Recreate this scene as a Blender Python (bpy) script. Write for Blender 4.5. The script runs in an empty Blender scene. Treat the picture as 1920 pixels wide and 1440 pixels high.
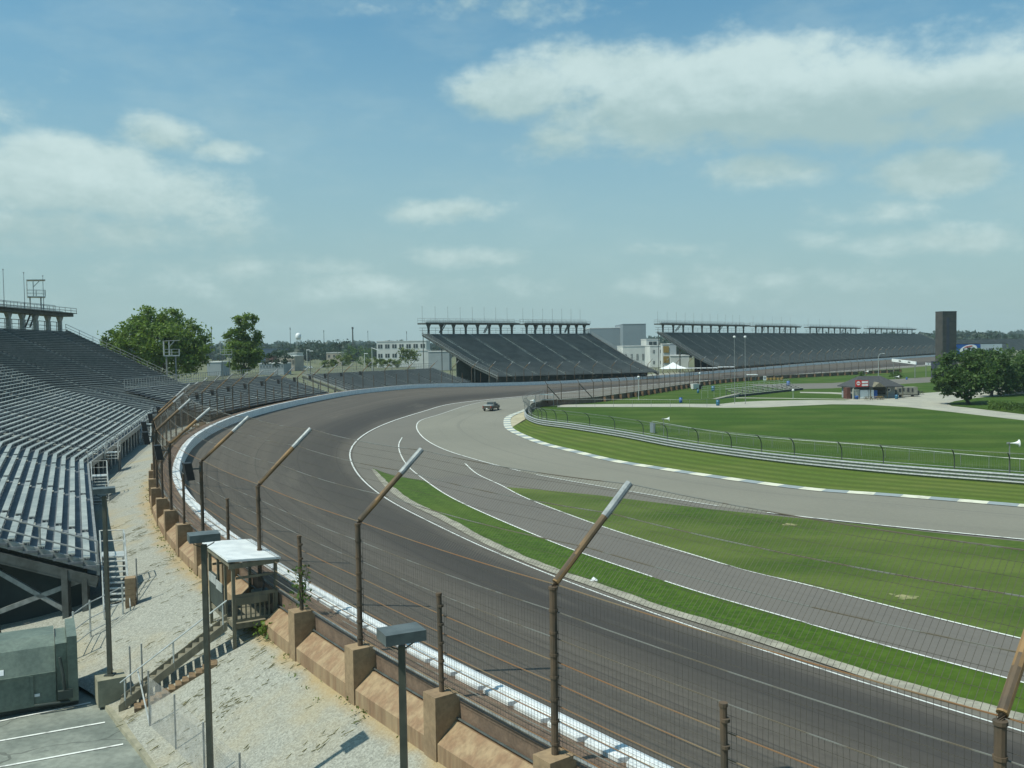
import bpy, math, random
from mathutils import Vector, Matrix
from mathutils.geometry import tessellate_polygon
random.seed(11)
R = math.radians
scene = bpy.context.scene
COL = scene.collection

# ------------------------------------------------------------------ camera
F, TILT, ROLL, H = 1720.0, 0.0417, -0.0146, 13.4
ct, st, cr, sr = math.cos(TILT), math.sin(TILT), math.cos(ROLL), math.sin(ROLL)
def ray(px, py):
    u, v = px - 960.0, 720.0 - py
    x, y = cr*u - sr*v, sr*u + cr*v
    return (x, F*ct + y*st, -F*st + y*ct)
def P(px, py, z=0.0):
    """ground-plan point seen at a photo pixel, on the level z"""
    d = ray(px, py); k = (z - H)/d[2]
    return Vector((d[0]*k, d[1]*k, z))
def PD(px, py, dist):
    """point seen at a photo pixel, dist metres ahead"""
    d = ray(px, py); k = dist/d[1]
    return Vector((d[0]*k, dist, H + d[2]*k))
cam_d = bpy.data.cameras.new('camera'); cam = bpy.data.objects.new('camera', cam_d); COL.objects.link(cam)
cam_d.sensor_width = 36; cam_d.lens = F/1920*36; cam_d.clip_start = 0.1; cam_d.clip_end = 12000
rt = Vector((cr, sr*st, sr*ct)); up = Vector((-sr, cr*st, cr*ct)); bk = -Vector((0, ct, -st))
m4 = Matrix.Identity(4)
for i in range(3):
    m4[i][0], m4[i][1], m4[i][2] = rt[i], up[i], bk[i]
m4[2][3] = H
cam.matrix_world = m4
scene.camera = cam

# ------------------------------------------------------------------ materials
def nodes(name):
    m = bpy.data.materials.new(name); m.use_nodes = True
    nt = m.node_tree
    return m, nt, nt.nodes['Principled BSDF']
def lnk(nt, a, b): nt.links.new(a, b)
def mathn(nt, op, a, b=None, clamp=False):
    n = nt.nodes.new('ShaderNodeMath'); n.operation = op; n.use_clamp = clamp
    for i, v in enumerate((a, b)):
        if v is None: continue
        if isinstance(v, (int, float)): n.inputs[i].default_value = v
        else: lnk(nt, v, n.inputs[i])
    return n.outputs[0]
def noise(nt, vec, scale, detail=4, rough=0.55):
    n = nt.nodes.new('ShaderNodeTexNoise'); n.inputs['Scale'].default_value = scale
    n.inputs['Detail'].default_value = detail; n.inputs['Roughness'].default_value = rough
    if vec is not None: lnk(nt, vec, n.inputs['Vector'])
    return n.outputs['Fac']
def mapping(nt, vec, scale=(1, 1, 1), rot=(0, 0, 0)):
    n = nt.nodes.new('ShaderNodeMapping'); n.inputs['Scale'].default_value = scale
    n.inputs['Rotation'].default_value = rot; lnk(nt, vec, n.inputs['Vector'])
    return n.outputs[0]
def ramp(nt, fac, lo, hi):
    n = nt.nodes.new('ShaderNodeMapRange'); n.interpolation_type = 'SMOOTHSTEP'
    n.inputs['From Min'].default_value = lo; n.inputs['From Max'].default_value = hi
    lnk(nt, fac, n.inputs['Value']); return n.outputs[0]
def mix(nt, fac, a, b):
    n = nt.nodes.new('ShaderNodeMix'); n.data_type = 'RGBA'
    if isinstance(fac, (int, float)): n.inputs[0].default_value = fac
    else: lnk(nt, fac, n.inputs[0])
    for i, v in ((6, a), (7, b)):
        if isinstance(v, (tuple, list)): n.inputs[i].default_value = (*v, 1)
        else: lnk(nt, v, n.inputs[i])
    return n.outputs[2]
def bump(nt, bs, h, strength, dist=0.05):
    n = nt.nodes.new('ShaderNodeBump'); n.inputs['Strength'].default_value = strength
    n.inputs['Distance'].default_value = dist; lnk(nt, h, n.inputs['Height']); lnk(nt, n.outputs[0], bs.inputs['Normal'])
def tc(nt, which='Object'):
    return nt.nodes.new('ShaderNodeTexCoord').outputs[which]
def mk(name, c1, c2=None, scale=4.0, rough=0.7, metal=0.0, bmp=0.0, stretch=(1, 1, 1), lo=0.35, hi=0.65, detail=5, fine=0):
    m, nt, bs = nodes(name)
    bs.inputs['Roughness'].default_value = rough; bs.inputs['Metallic'].default_value = metal
    if c2 is None: c2 = tuple(min(1, c*0.8) for c in c1)
    v = mapping(nt, tc(nt), stretch)
    f = noise(nt, v, scale, detail)
    c = mix(nt, ramp(nt, f, lo, hi), c1, c2)
    if fine:
        g = noise(nt, v, scale*fine, 3)
        c = mix(nt, ramp(nt, g, 0.3, 0.7), c, mix(nt, 0.22, c, (0.0, 0.0, 0.0)))
    lnk(nt, c, bs.inputs['Base Color'])
    if bmp: bump(nt, bs, noise(nt, v, scale*6, 4), bmp)
    return m

M = {}
M['steel'] = mk('steel', (0.30, 0.31, 0.30), (0.20, 0.21, 0.20), 3, 0.5, 0.3)
M['steel_pale'] = mk('steel_pale', (0.52, 0.54, 0.52), (0.38, 0.40, 0.38), 3, 0.45, 0.3)
M['steel_dark'] = mk('steel_dark', (0.085, 0.095, 0.09), (0.055, 0.06, 0.055), 2, 0.6, 0.2)
M['galv'] = mk('galvanised', (0.33, 0.35, 0.35), (0.22, 0.24, 0.245), 5, 0.6, 0.2)
M['prop_brown'] = mk('prop_brown', (0.19, 0.115, 0.06), (0.12, 0.075, 0.042), 1.2, 0.85)
M['rust'] = mk('rusty_pipe', (0.115, 0.078, 0.048), (0.06, 0.05, 0.036), 2.2, 0.8, 0.1, 0.1, (1, 1, .5))
M['rust_arm'] = mk('rusty_arm', (0.26, 0.155, 0.065), (0.12, 0.085, 0.05), 1.1, 0.75, 0.1, 0.1)
M['cable'] = mk('cable_steel', (0.21, 0.21, 0.19), (0.15, 0.125, 0.09), .7, 0.5, 0.4, lo=.45, hi=.55)
M['cable_rust'] = mk('cable_rust', (0.22, 0.11, 0.045), (0.20, 0.15, 0.09), .5, 0.7, 0.2)
M['wire'] = mk('mesh_wire', (0.06, 0.055, 0.045), (0.09, 0.08, 0.06), 2, 0.7, 0.2)
M['concrete'] = mk('concrete', (0.34, 0.33, 0.27), (0.25, 0.24, 0.20), 1.3, 0.85, 0, 0.15, fine=8)
M['tan'] = mk('tan_concrete', (0.32, 0.225, 0.13), (0.25, 0.17, 0.098), 0.9, 0.85, 0, 0.12, fine=7)
M['tan_rust'] = mk('tan_rust_streaked', (0.335, 0.24, 0.14), (0.25, 0.155, 0.088), 2.6, 0.85, 0, 0.1, (1, 1, .12), fine=3)
M['coping'] = mk('coping_concrete', (0.20, 0.135, 0.092), (0.14, 0.095, 0.066), 2, 0.85, 0, .15, fine=6)
M['white'] = mk('white_paint', (0.78, 0.79, 0.78), (0.66, 0.68, 0.68), 1.5, 0.5, fine=0)
M['white_line'] = mk('white_line_paint', (0.68, 0.69, 0.65), (0.26, 0.255, 0.235), 2.3, 0.8, lo=.5, hi=.72, detail=8)
M['foam'] = mk('foam_block', (0.70, 0.72, 0.71), (0.55, 0.57, 0.57), 2, 0.8)
M['black'] = mk('black_plastic', (0.012, 0.012, 0.012), (0.02, 0.02, 0.02), 5, 0.5)
M['lamp_head'] = mk('lamp_housing', (0.11, 0.13, 0.13), (0.075, 0.09, 0.09), 3, 0.5, 0.1)
M['lamp_pole'] = mk('lamp_pole_paint', (0.075, 0.08, 0.062), (0.05, 0.055, 0.045), 2, 0.5, 0.2)
M['alum'] = mk('aluminium_plank', (0.43, 0.45, 0.41), (0.30, 0.33, 0.31), .35, 0.45, 0.25, 0, (1, 1, 1), fine=5)
M['deckm'] = mk('footboard', (0.150, 0.165, 0.178), (0.10, 0.115, 0.128), .7, 0.6, 0.15, fine=5)
M['far_seat'] = mk('weathered_seat', (0.33, 0.345, 0.325), (0.25, 0.265, 0.255), .3, 0.6, 0.1)
M['far_deck'] = mk('weathered_deck', (0.165, 0.178, 0.176), (0.12, 0.132, 0.134), .25, 0.7)
M['step_pale'] = mk('step_pale', (0.42, 0.42, 0.36), (0.3, 0.3, 0.26), 3, 0.7)
M['far_step'] = mk('far_step', (0.55, 0.53, 0.42), (0.20, 0.21, 0.20), .6, 0.8, lo=.45, hi=.6)
M['wood'] = mk('grey_wood', (0.20, 0.18, 0.125), (0.13, 0.12, 0.085), 3, 0.85, 0, 0.2, (1, 1, .3))
M['wood_rust'] = mk('rusted_treads', (0.21, 0.14, 0.075), (0.13, 0.09, 0.055), 5, 0.85)
M['comp'] = mk('compactor_green', (0.165, 0.205, 0.165), (0.125, 0.16, 0.13), 1.2, 0.5, 0.1, fine=6)
M['comp_dark'] = mk('compactor_dark', (0.05, 0.065, 0.055), (0.035, 0.045, 0.04), 2, 0.6)
M['kerb_stone'] = mk('kerb_concrete', (0.30, 0.28, 0.20), (0.22, 0.21, 0.15), 2, 0.9, 0, .2)
M['bark'] = mk('bark', (0.10, 0.085, 0.06), (0.06, 0.05, 0.038), 6, 0.9, 0, .3)
M['bldg_white'] = mk('white_wall', (0.58, 0.59, 0.56), (0.48, 0.49, 0.47), .1, 0.8)
M['bldg_grey'] = mk('grey_wall', (0.30, 0.33, 0.34), (0.25, 0.28, 0.29), .1, 0.8)
M['bldg_blue'] = mk('blue_grey_cladding', (0.185, 0.225, 0.25), (0.16, 0.20, 0.225), .05, 0.7)
M['bldg_tan'] = mk('tan_wall', (0.40, 0.34, 0.27), (0.32, 0.27, 0.22), .2, 0.8)
M['bldg_navy'] = mk('dark_blue_wall', (0.05, 0.085, 0.13), (0.04, 0.07, 0.11), .1, 0.7)
M['roof_pale'] = mk('pale_roof', (0.62, 0.62, 0.60), (0.5, 0.5, 0.48), .2, 0.8)
M['roof_dark'] = mk('dark_shingle', (0.055, 0.058, 0.06), (0.04, 0.042, 0.045), 2, 0.85, 0, .2)
M['glass'] = mk('window_glass', (0.045, 0.06, 0.065), (0.03, 0.04, 0.045), .5, 0.15)
M['tower'] = mk('dark_cladding', (0.062, 0.058, 0.052), (0.045, 0.043, 0.04), .6, 0.6)
M['tower_blue'] = mk('dark_blue_cladding', (0.045, 0.05, 0.075), (0.035, 0.04, 0.06), .6, 0.6)
M['red'] = mk('red_panel', (0.52, 0.035, 0.03), (0.42, 0.03, 0.028), 3, 0.5)
M['brick'] = mk('red_brick', (0.12, 0.045, 0.032), (0.085, 0.032, 0.025), 6, 0.85)
M['blue'] = mk('blue_plastic', (0.02, 0.10, 0.34), (0.018, 0.08, 0.27), 4, 0.45)
M['teal'] = mk('teal_plastic', (0.02, 0.13, 0.22), (0.018, 0.1, 0.17), 4, 0.45)
M['sign_blue'] = mk('sign_blue', (0.018, 0.10, 0.36), (0.016, 0.08, 0.30), .3, 0.5)
M['sign_navy'] = mk('sign_navy', (0.02, 0.035, 0.10), (0.02, 0.03, 0.09), 1, 0.5)
M['sign_pale'] = mk('sign_pale', (0.42, 0.47, 0.52), (0.38, 0.43, 0.48), .3, 0.6)
M['truck'] = mk('truck_paint', (0.105, 0.098, 0.078), (0.09, 0.085, 0.068), 1, 0.4, 0.2)
M['truck_cover'] = mk('bed_cover', (0.36, 0.40, 0.40), (0.30, 0.34, 0.34), 1, 0.4)
M['tyre'] = mk('tyre', (0.015, 0.015, 0.015), None, 4, 0.8)
M['chrome'] = mk('chrome', (0.5, 0.5, 0.48), (0.4, 0.4, 0.4), 4, 0.25, 0.8)
M['taillight'] = mk('taillight', (0.35, 0.05, 0.04), None, 4, 0.3)
M['sand'] = mk('pale_sand', (0.42, 0.38, 0.26), (0.34, 0.30, 0.2), .4, 0.95)
M['soil'] = mk('thin_soil', (0.27, 0.25, 0.12), (0.12, 0.15, 0.04), 4, 0.95, detail=6)
M['straw'] = mk('dry_stalks', (0.22, 0.19, 0.08), (0.12, 0.12, 0.05), 3, 0.9)
M['yellow'] = mk('ochre_wood', (0.30, 0.20, 0.05), (0.22, 0.15, 0.04), 4, 0.8)
M['undershade'] = mk('undershade_dark', (0.05, 0.065, 0.062), (0.035, 0.045, 0.045), .5, 0.9)  # near-black colour standing in for the shade beneath the stands

def leaf_mat(name, c1, c2, dark):
    m, nt, bs = nodes(name)
    g = nt.nodes.new('ShaderNodeNewGeometry')
    c = mix(nt, g.outputs['Random Per Island'], c1, c2)
    f = noise(nt, tc(nt), 0.35, 3)
    c = mix(nt, ramp(nt, f, 0.4, 0.7), c, dark)
    lnk(nt, c, bs.inputs['Base Color']); bs.inputs['Roughness'].default_value = 0.6
    t = nt.nodes.new('ShaderNodeBsdfTranslucent'); lnk(nt, c, t.inputs['Color'])
    mx = nt.nodes.new('ShaderNodeMixShader'); mx.inputs[0].default_value = 0.42
    lnk(nt, bs.outputs[0], mx.inputs[1]); lnk(nt, t.outputs[0], mx.inputs[2])
    lnk(nt, mx.outputs[0], nt.nodes['Material Output'].inputs['Surface'])
    return m
M['leaf_bright'] = leaf_mat('leaf_bright', (0.19, 0.28, 0.035), (0.11, 0.185, 0.024), (0.065, 0.12, 0.02))
M['leaf_mid'] = leaf_mat('leaf_mid', (0.095, 0.165, 0.028), (0.058, 0.115, 0.021), (0.036, 0.08, 0.017))
M['leaf_yellow'] = leaf_mat('leaf_yellow', (0.16, 0.20, 0.035), (0.10, 0.15, 0.03), (0.07, 0.11, 0.025))
M['leaf_far'] = leaf_mat('leaf_far', (0.030, 0.066, 0.028), (0.019, 0.044, 0.020), (0.014, 0.034, 0.016))
M['hedge'] = leaf_mat('hedge_leaf', (0.15, 0.24, 0.04), (0.10, 0.18, 0.03), (0.07, 0.13, 0.025))

def grass_mat(name, a, b, dry, stripe=None, amp=0.5, dry_lo=.6, dry_hi=.85):
    """mown turf; stripe = ('uv', n) bands across a strip or ('obj', angle, period) bands over a lawn"""
    m, nt, bs = nodes(name); o = tc(nt)
    f1 = noise(nt, o, 0.09, 4); f2 = noise(nt, o, 2.2, 5); f3 = noise(nt, mapping(nt, o, (.05, .7, 1), (0, 0, .25)), 1.0, 4)
    c = mix(nt, ramp(nt, f2, 0.35, 0.65), a, b)
    f4 = noise(nt, o, .55, 6, .7)
    c = mix(nt, mathn(nt, 'MULTIPLY', ramp(nt, f4, .5, .7), .4), c, b)
    c = mix(nt, mathn(nt, 'MULTIPLY', ramp(nt, noise(nt, o, 1.1, 7, .75), .6, .72), .5), c, dry)
    c = mix(nt, mathn(nt, 'MULTIPLY', ramp(nt, f1, dry_lo-.15, dry_hi-.1), 0.7), c, dry)
    c = mix(nt, mathn(nt, 'MULTIPLY', ramp(nt, f3, 0.45, 0.75), 0.35), c, dry)
    if stripe:
        if stripe[0] == 'uv':
            s = nt.nodes.new('ShaderNodeSeparateXYZ'); lnk(nt, tc(nt, 'UV'), s.inputs[0])
            w = mathn(nt, 'ADD', mathn(nt, 'MULTIPLY', s.outputs[1], stripe[1]*2*math.pi), mathn(nt, 'MULTIPLY', noise(nt, o, .12, 2), 3.0))
        else:
            s = nt.nodes.new('ShaderNodeSeparateXYZ'); lnk(nt, mapping(nt, o, (1, 1, 1), (0, 0, stripe[1])), s.inputs[0])
            w = mathn(nt, 'ADD', mathn(nt, 'MULTIPLY', s.outputs[1], 2*math.pi/stripe[2]), mathn(nt, 'MULTIPLY', noise(nt, o, .05, 2), 3.0))
        w = ramp(nt, mathn(nt, 'SINE', w), -0.6, 0.6)
        d = tuple(x*0.62 for x in a)
        c = mix(nt, mathn(nt, 'MULTIPLY', w, amp), c, d)
    lnk(nt, c, bs.inputs['Base Color']); bs.inputs['Roughness'].default_value = 0.95
    bs.inputs['Specular IOR Level'].default_value = 0.15
    bump(nt, bs, noise(nt, o, 9, 4), 0.5, 0.06)
    return m
M['grass_strip'] = grass_mat('grass_lush', (0.058, 0.112, 0.012), (0.032, 0.072, 0.007), (0.075, 0.12, 0.016), ('uv', 2), .3)
M['grass_mid'] = grass_mat('grass_worn', (0.06, 0.104, 0.017), (0.036, 0.072, 0.010), (0.115, 0.145, 0.036), ('obj', .3, 7.0), .3, .45, .75)
M['grass_verge'] = grass_mat('grass_verge', (0.095, 0.14, 0.024), (0.072, 0.115, 0.018), (0.15, 0.165, 0.045), ('uv', 5), .7)
M['grass_lawn'] = grass_mat('grass_lawn', (0.048, 0.094, 0.011), (0.030, 0.066, 0.007), (0.085, 0.12, 0.024), ('obj', .12, 11.0), .42, .55, .8)
M['ground'] = grass_mat('open_ground', (0.06, 0.09, 0.028), (0.085, 0.10, 0.045), (0.17, 0.165, 0.11), None, .3, .45, .65)

def asphalt_track():
    m, nt, bs = nodes('track_asphalt'); uv = tc(nt, 'UV'); o = tc(nt)
    s = nt.nodes.new('ShaderNodeSeparateXYZ'); lnk(nt, uv, s.inputs[0])
    v = s.outputs[1]
    wob = mathn(nt, 'MULTIPLY', mathn(nt, 'SUBTRACT', noise(nt, mapping(nt, uv, (.02, 1.5, 1)), 1, 3), .5), .35)
    vv = mathn(nt, 'ADD', v, wob)
    groove = mathn(nt, 'MULTIPLY', ramp(nt, vv, 0.0, 0.16), mathn(nt, 'SUBTRACT', 1.0, ramp(nt, vv, 0.24, 0.62)))
    streak = noise(nt, mapping(nt, uv, (.012, 22, 1)), 1, 4)
    fine = noise(nt, o, 3.0, 6, .7)
    c = mix(nt, ramp(nt, streak, .3, .7), (0.108, 0.094, 0.079), (0.080, 0.070, 0.060))
    c = mix(nt, mathn(nt, 'MULTIPLY', ramp(nt, fine, .35, .75), .4), c, (0.138, 0.122, 0.10))
    c = mix(nt, mathn(nt, 'MULTIPLY', groove, .72), c, (0.040, 0.037, 0.035))
    sm = mathn(nt, 'ABSOLUTE', mathn(nt, 'SUBTRACT', mathn(nt, 'FRACT', mathn(nt, 'ADD', mathn(nt, 'MULTIPLY', v, 4.0), mathn(nt, 'MULTIPLY', noise(nt, mapping(nt, uv, (.05, .1, 1)), 1, 2), .06))), .5))
    c = mix(nt, mathn(nt, 'MULTIPLY', mathn(nt, 'LESS_THAN', sm, .012), .45), c, (0.03, 0.028, 0.027))
    ptch = ramp(nt, noise(nt, mapping(nt, uv, (.02, 2.5, 1)), 1.3, 5, .7), .56, .66)
    c = mix(nt, mathn(nt, 'MULTIPLY', ptch, .3), c, (0.15, 0.132, 0.108))
    c = mix(nt, mathn(nt, 'MULTIPLY', ramp(nt, v, .8, 1.0), .35), c, (0.13, 0.12, 0.1))
    lnk(nt, c, bs.inputs['Base Color']); bs.inputs['Roughness'].default_value = 0.85
    bs.inputs['Specular IOR Level'].default_value = 0.2
    bump(nt, bs, noise(nt, o, 25, 3), 0.25, 0.01)
    return m
def asphalt_road(name, a, b, dark, amt=.5):
    m, nt, bs = nodes(name); uv = tc(nt, 'UV'); o = tc(nt)
    streak = noise(nt, mapping(nt, uv, (.010, 11, 1)), 1, 5, .65)
    big = noise(nt, o, .05, 4); fine = noise(nt, o, 2.5, 6, .7)
    c = mix(nt, ramp(nt, big, .3, .7), a, b)
    c = mix(nt, mathn(nt, 'MULTIPLY', ramp(nt, streak, .5, .72), amt), c, dark)
    c = mix(nt, mathn(nt, 'MULTIPLY', ramp(nt, fine, .4, .8), .3), c, tuple(x*1.3 for x in a))
    lnk(nt, c, bs.inputs['Base Color']); bs.inputs['Roughness'].default_value = 0.85
    bs.inputs['Specular IOR Level'].default_value = 0.3
    bump(nt, bs, noise(nt, o, 25, 3), 0.2, 0.01)
    return m
M['track'] = asphalt_track()
M['road'] = asphalt_road('road_asphalt', (0.205, 0.195, 0.158), (0.18, 0.172, 0.14), (0.125, 0.119, 0.104), .6)
M['apron'] = asphalt_road('apron_asphalt', (0.15, 0.139, 0.117), (0.13, 0.121, 0.103), (0.10, 0.092, 0.081), .4)
M['lane'] = asphalt_road('lane_asphalt', (0.142, 0.130, 0.114), (0.124, 0.114, 0.101), (0.09, 0.083, 0.075), .5)
M['path'] = mk('pale_concrete_path', (0.40, 0.385, 0.31), (0.33, 0.32, 0.27), .25, 0.9, fine=12)
M['parking'] = mk('parking_concrete', (0.25, 0.268, 0.228), (0.15, 0.17, 0.147), .45, 0.85, 0, .1, fine=9)
M['strip'] = mk('concrete_strip', (0.36, 0.34, 0.27), (0.24, 0.225, 0.18), .9, 0.9, 0, .1, fine=6)
def parking_mat():
    m = M['parking']; nt = m.node_tree; bs = nt.nodes['Principled BSDF']; src = bs.inputs['Base Color'].links[0].from_socket; o = tc(nt)
    v = nt.nodes.new('ShaderNodeTexVoronoi'); v.feature = 'DISTANCE_TO_EDGE'; v.inputs['Scale'].default_value = .22
    w_ = nt.nodes.new('ShaderNodeVectorMath'); w_.operation = 'ADD'; nz = nt.nodes.new('ShaderNodeTexNoise'); nz.inputs['Scale'].default_value = .8; lnk(nt, o, nz.inputs['Vector'])
    lnk(nt, o, w_.inputs[0]); lnk(nt, nz.outputs['Color'], w_.inputs[1]); lnk(nt, w_.outputs[0], v.inputs['Vector'])
    c = mix(nt, mathn(nt, 'MULTIPLY', mathn(nt, 'LESS_THAN', v.outputs['Distance'], .006), .6), src, (.06, .065, .055))
    c = mix(nt, mathn(nt, 'MULTIPLY', ramp(nt, noise(nt, o, .9, 5, .6), .62, .72), .55), c, (.085, .09, .08))
    lnk(nt, c, bs.inputs['Base Color'])
parking_mat()
def kerb_mat():
    m, nt, bs = nodes('kerb_blocks'); s = nt.nodes.new('ShaderNodeSeparateXYZ'); lnk(nt, tc(nt, 'UV'), s.inputs[0])
    w = mathn(nt, 'GREATER_THAN', mathn(nt, 'FRACT', mathn(nt, 'MULTIPLY', s.outputs[0], 1/4.4)), .5)
    f = noise(nt, tc(nt), 1.2, 5)
    c = mix(nt, w, (0.60, 0.59, 0.47), (0.25, 0.29, 0.30))
    c = mix(nt, mathn(nt, 'MULTIPLY', ramp(nt, f, .45, .7), .45), c, (0.22, 0.21, 0.18))
    lnk(nt, c, bs.inputs['Base Color']); bs.inputs['Roughness'].default_value = .8
    return m
M['kerb'] = kerb_mat()
def gravel_mat():
    m, nt, bs = nodes('crushed_gravel'); o = tc(nt)
    v = nt.nodes.new('ShaderNodeTexVoronoi'); v.inputs['Scale'].default_value = 17.0; lnk(nt, o, v.inputs['Vector'])
    s = nt.nodes.new('ShaderNodeSeparateColor'); lnk(nt, v.outputs['Color'], s.inputs[0])
    big = noise(nt, o, .22, 5); f = noise(nt, o, 24, 5, .7); mid = noise(nt, mapping(nt, o, (1, .45, 1), (0, 0, .5)), 1.6, 4)
    c = mix(nt, s.outputs[0], (0.345, 0.345, 0.295), (0.21, 0.21, 0.18))
    c = mix(nt, mathn(nt, 'MULTIPLY', ramp(nt, f, .52, .68), .75), c, (0.125, 0.12, 0.096))
    c = mix(nt, mathn(nt, 'MULTIPLY', ramp(nt, big, .5, .72), .5), c, (0.34, 0.27, 0.145))
    c = mix(nt, mathn(nt, 'MULTIPLY', ramp(nt, mid, .56, .74), .15), c, (0.18, 0.17, 0.12))
    uvs = nt.nodes.new('ShaderNodeSeparateXYZ'); lnk(nt, tc(nt, 'UV'), uvs.inputs[0])
    edge = mathn(nt, 'ADD', uvs.outputs[1], mathn(nt, 'MULTIPLY', mathn(nt, 'SUBTRACT', noise(nt, o, .8, 4), .5), .22))
    c = mix(nt, mathn(nt, 'MULTIPLY', mathn(nt, 'SUBTRACT', 1.0, ramp(nt, edge, .0, .14)), .75), c, (0.33, 0.23, 0.10))
    lnk(nt, c, bs.inputs['Base Color']); bs.inputs['Roughness'].default_value = .95
    h = mathn(nt, 'ADD', v.outputs['Distance'], f)
    bump(nt, bs, h, .5, .03)
    return m
M['gravel'] = gravel_mat()

# ------------------------------------------------------------------ object helpers
ORI = {}
def tag(o, label=None, cat=None, group=None, kind=None):
    if label: o['label'] = label
    if cat: o['category'] = cat
    if group: o['group'] = group
    if kind: o['kind'] = kind
    return o
def thing(name, loc, label, cat, group=None, rz=0.0):
    o = bpy.data.objects.new(name, None); COL.objects.link(o); o.empty_display_size = .2
    o.location = loc; o.rotation_euler = (0, 0, rz)
    ORI[o.name] = Vector(loc) if rz == 0 else Vector((0, 0, 0))
    return tag(o, label, cat, group)
class MB:
    def __init__(s): s.v, s.f, s.m, s.uv = [], [], [], []
    def face(s, pts, mi=0, uv=None):
        b = len(s.v); s.v += [tuple(p) for p in pts]; s.f.append(tuple(range(b, b+len(pts)))); s.m.append(mi); s.uv.append(uv)
    def mesh(s, vs, fs, mi=0):
        b = len(s.v); s.v += [tuple(p) for p in vs]
        for f in fs: s.f.append(tuple(i+b for i in f)); s.m.append(mi); s.uv.append(None)
    BF = [(0, 3, 2, 1), (4, 5, 6, 7), (0, 1, 5, 4), (1, 2, 6, 5), (2, 3, 7, 6), (3, 0, 4, 7)]
    def box(s, c, size, rz=0.0, mi=0, taper=1.0):
        x, y, z = (q/2 for q in size); cc, ss = math.cos(rz), math.sin(rz); vs = []
        for dz in (-z, z):
            k = taper if dz > 0 else 1
            for dx, dy in ((-x, -y), (x, -y), (x, y), (-x, y)):
                vs.append((c[0]+cc*dx*k-ss*dy*k, c[1]+ss*dx*k+cc*dy*k, c[2]+dz))
        s.mesh(vs, MB.BF, mi)
    def hexa(s, lower, upper, mi=0): s.mesh(list(lower)+list(upper), MB.BF, mi)
    def bar(s, p, q, w, h=None, mi=0):
        p, q = Vector(p), Vector(q); d = (q-p)
        if d.length < 1e-6: return
        d.normalize(); h = h or w
        a = Vector((0, 0, 1)) if abs(d.z) < .95 else Vector((1, 0, 0))
        x = d.cross(a).normalized()*w/2; y = x.cross(d).normalized()*h/2
        s.hexa([p-x-y, p+x-y, p+x+y, p-x+y], [q-x-y, q+x-y, q+x+y, q-x+y], mi)
    def tube(s, pts, r, n=8, mi=0, cap=True, r2=None):
        pts = [Vector(p) for p in pts]; rings = []; k = len(pts); b = len(s.v)
        for i, p in enumerate(pts):
            d = (pts[min(i+1, k-1)] - pts[max(i-1, 0)]).normalized()
            a = Vector((0, 0, 1)) if abs(d.z) < .9 else Vector((0, 1, 0))
            x = d.cross(a).normalized(); y = x.cross(d)
            rr = r if r2 is None else r+(r2-r)*i/max(1, k-1)
            for j in range(n):
                t = 2*math.pi*j/n; s.v.append(tuple(p+x*math.cos(t)*rr+y*math.sin(t)*rr))
        for i in range(k-1):
            for j in range(n):
                a0 = b+i*n+j; a1 = b+i*n+(j+1) % n
                s.f.append((a0, a1, a1+n, a0+n)); s.m.append(mi); s.uv.append(None)
        if cap and n > 3:
            s.f.append(tuple(b+j for j in range(n))[::-1]); s.m.append(mi); s.uv.append(None)
            s.f.append(tuple(b+(k-1)*n+j for j in range(n))); s.m.append(mi); s.uv.append(None)
    def lathe(s, c, prof, n=12, mi=0):
        b = len(s.v)
        for r, z in prof:
            for j in range(n):
                t = 2*math.pi*j/n; s.v.append((c[0]+r*math.cos(t), c[1]+r*math.sin(t), c[2]+z))
        for i in range(len(prof)-1):
            for j in range(n):
                a0 = b+i*n+j; a1 = b+i*n+(j+1) % n
                s.f.append((a0, a1, a1+n, a0+n)); s.m.append(mi); s.uv.append(None)
        s.f.append(tuple(b+j for j in range(n))[::-1]); s.m.append(mi); s.uv.append(None)
        s.f.append(tuple(b+(len(prof)-1)*n+j for j in range(n))); s.m.append(mi); s.uv.append(None)
    def sweep(s, frames, prof, mi=0, closed=True, cap=True):
        """frames: list of (origin, outward); prof: (u, z) points carried along"""
        b = len(s.v); n = len(prof)
        for o, nv in frames:
            for u, z in prof: s.v.append((o[0]+nv[0]*u, o[1]+nv[1]*u, o[2]+z))
        for i in range(len(frames)-1):
            for j in range(n if closed else n-1):
                a0 = b+i*n+j; a1 = b+i*n+(j+1) % n
                s.f.append((a0, a1, a1+n, a0+n)); s.m.append(mi); s.uv.append(None)
        if cap and closed:
            s.f.append(tuple(b+j for j in range(n))[::-1]); s.m.append(mi); s.uv.append(None)
            s.f.append(tuple(b+(len(frames)-1)*n+j for j in range(n))); s.m.append(mi); s.uv.append(None)
    def build(s, name, mats, parent=None, smooth=False, loc=None):
        if not isinstance(mats, (list, tuple)): mats = [mats]
        off = ORI[parent.name] if parent is not None else (Vector(loc) if loc is not None else Vector((0, 0, 0)))
        me = bpy.data.meshes.new(name)
        me.from_pydata([(x-off[0], y-off[1], z-off[2]) for x, y, z in s.v], [], s.f)
        for m in mats: me.materials.append(m)
        me.polygons.foreach_set('material_index', s.m)
        if any(u is not None for u in s.uv):
            ul = me.uv_layers.new(name='UVMap'); d = []
            for f, u in zip(s.f, s.uv):
                d += [c for q in (u or [(0, 0)]*len(f)) for c in q]
            ul.data.foreach_set('uv', d)
        if smooth: me.polygons.foreach_set('use_smooth', [True]*len(me.polygons))
        me.update()
        o = bpy.data.objects.new(name, me); COL.objects.link(o)
        if parent is not None: o.parent = parent
        else: o.location = off
        ORI[o.name] = off
        return o
def kids(o): return [c for c in COL.objects if c.parent == o]
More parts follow.
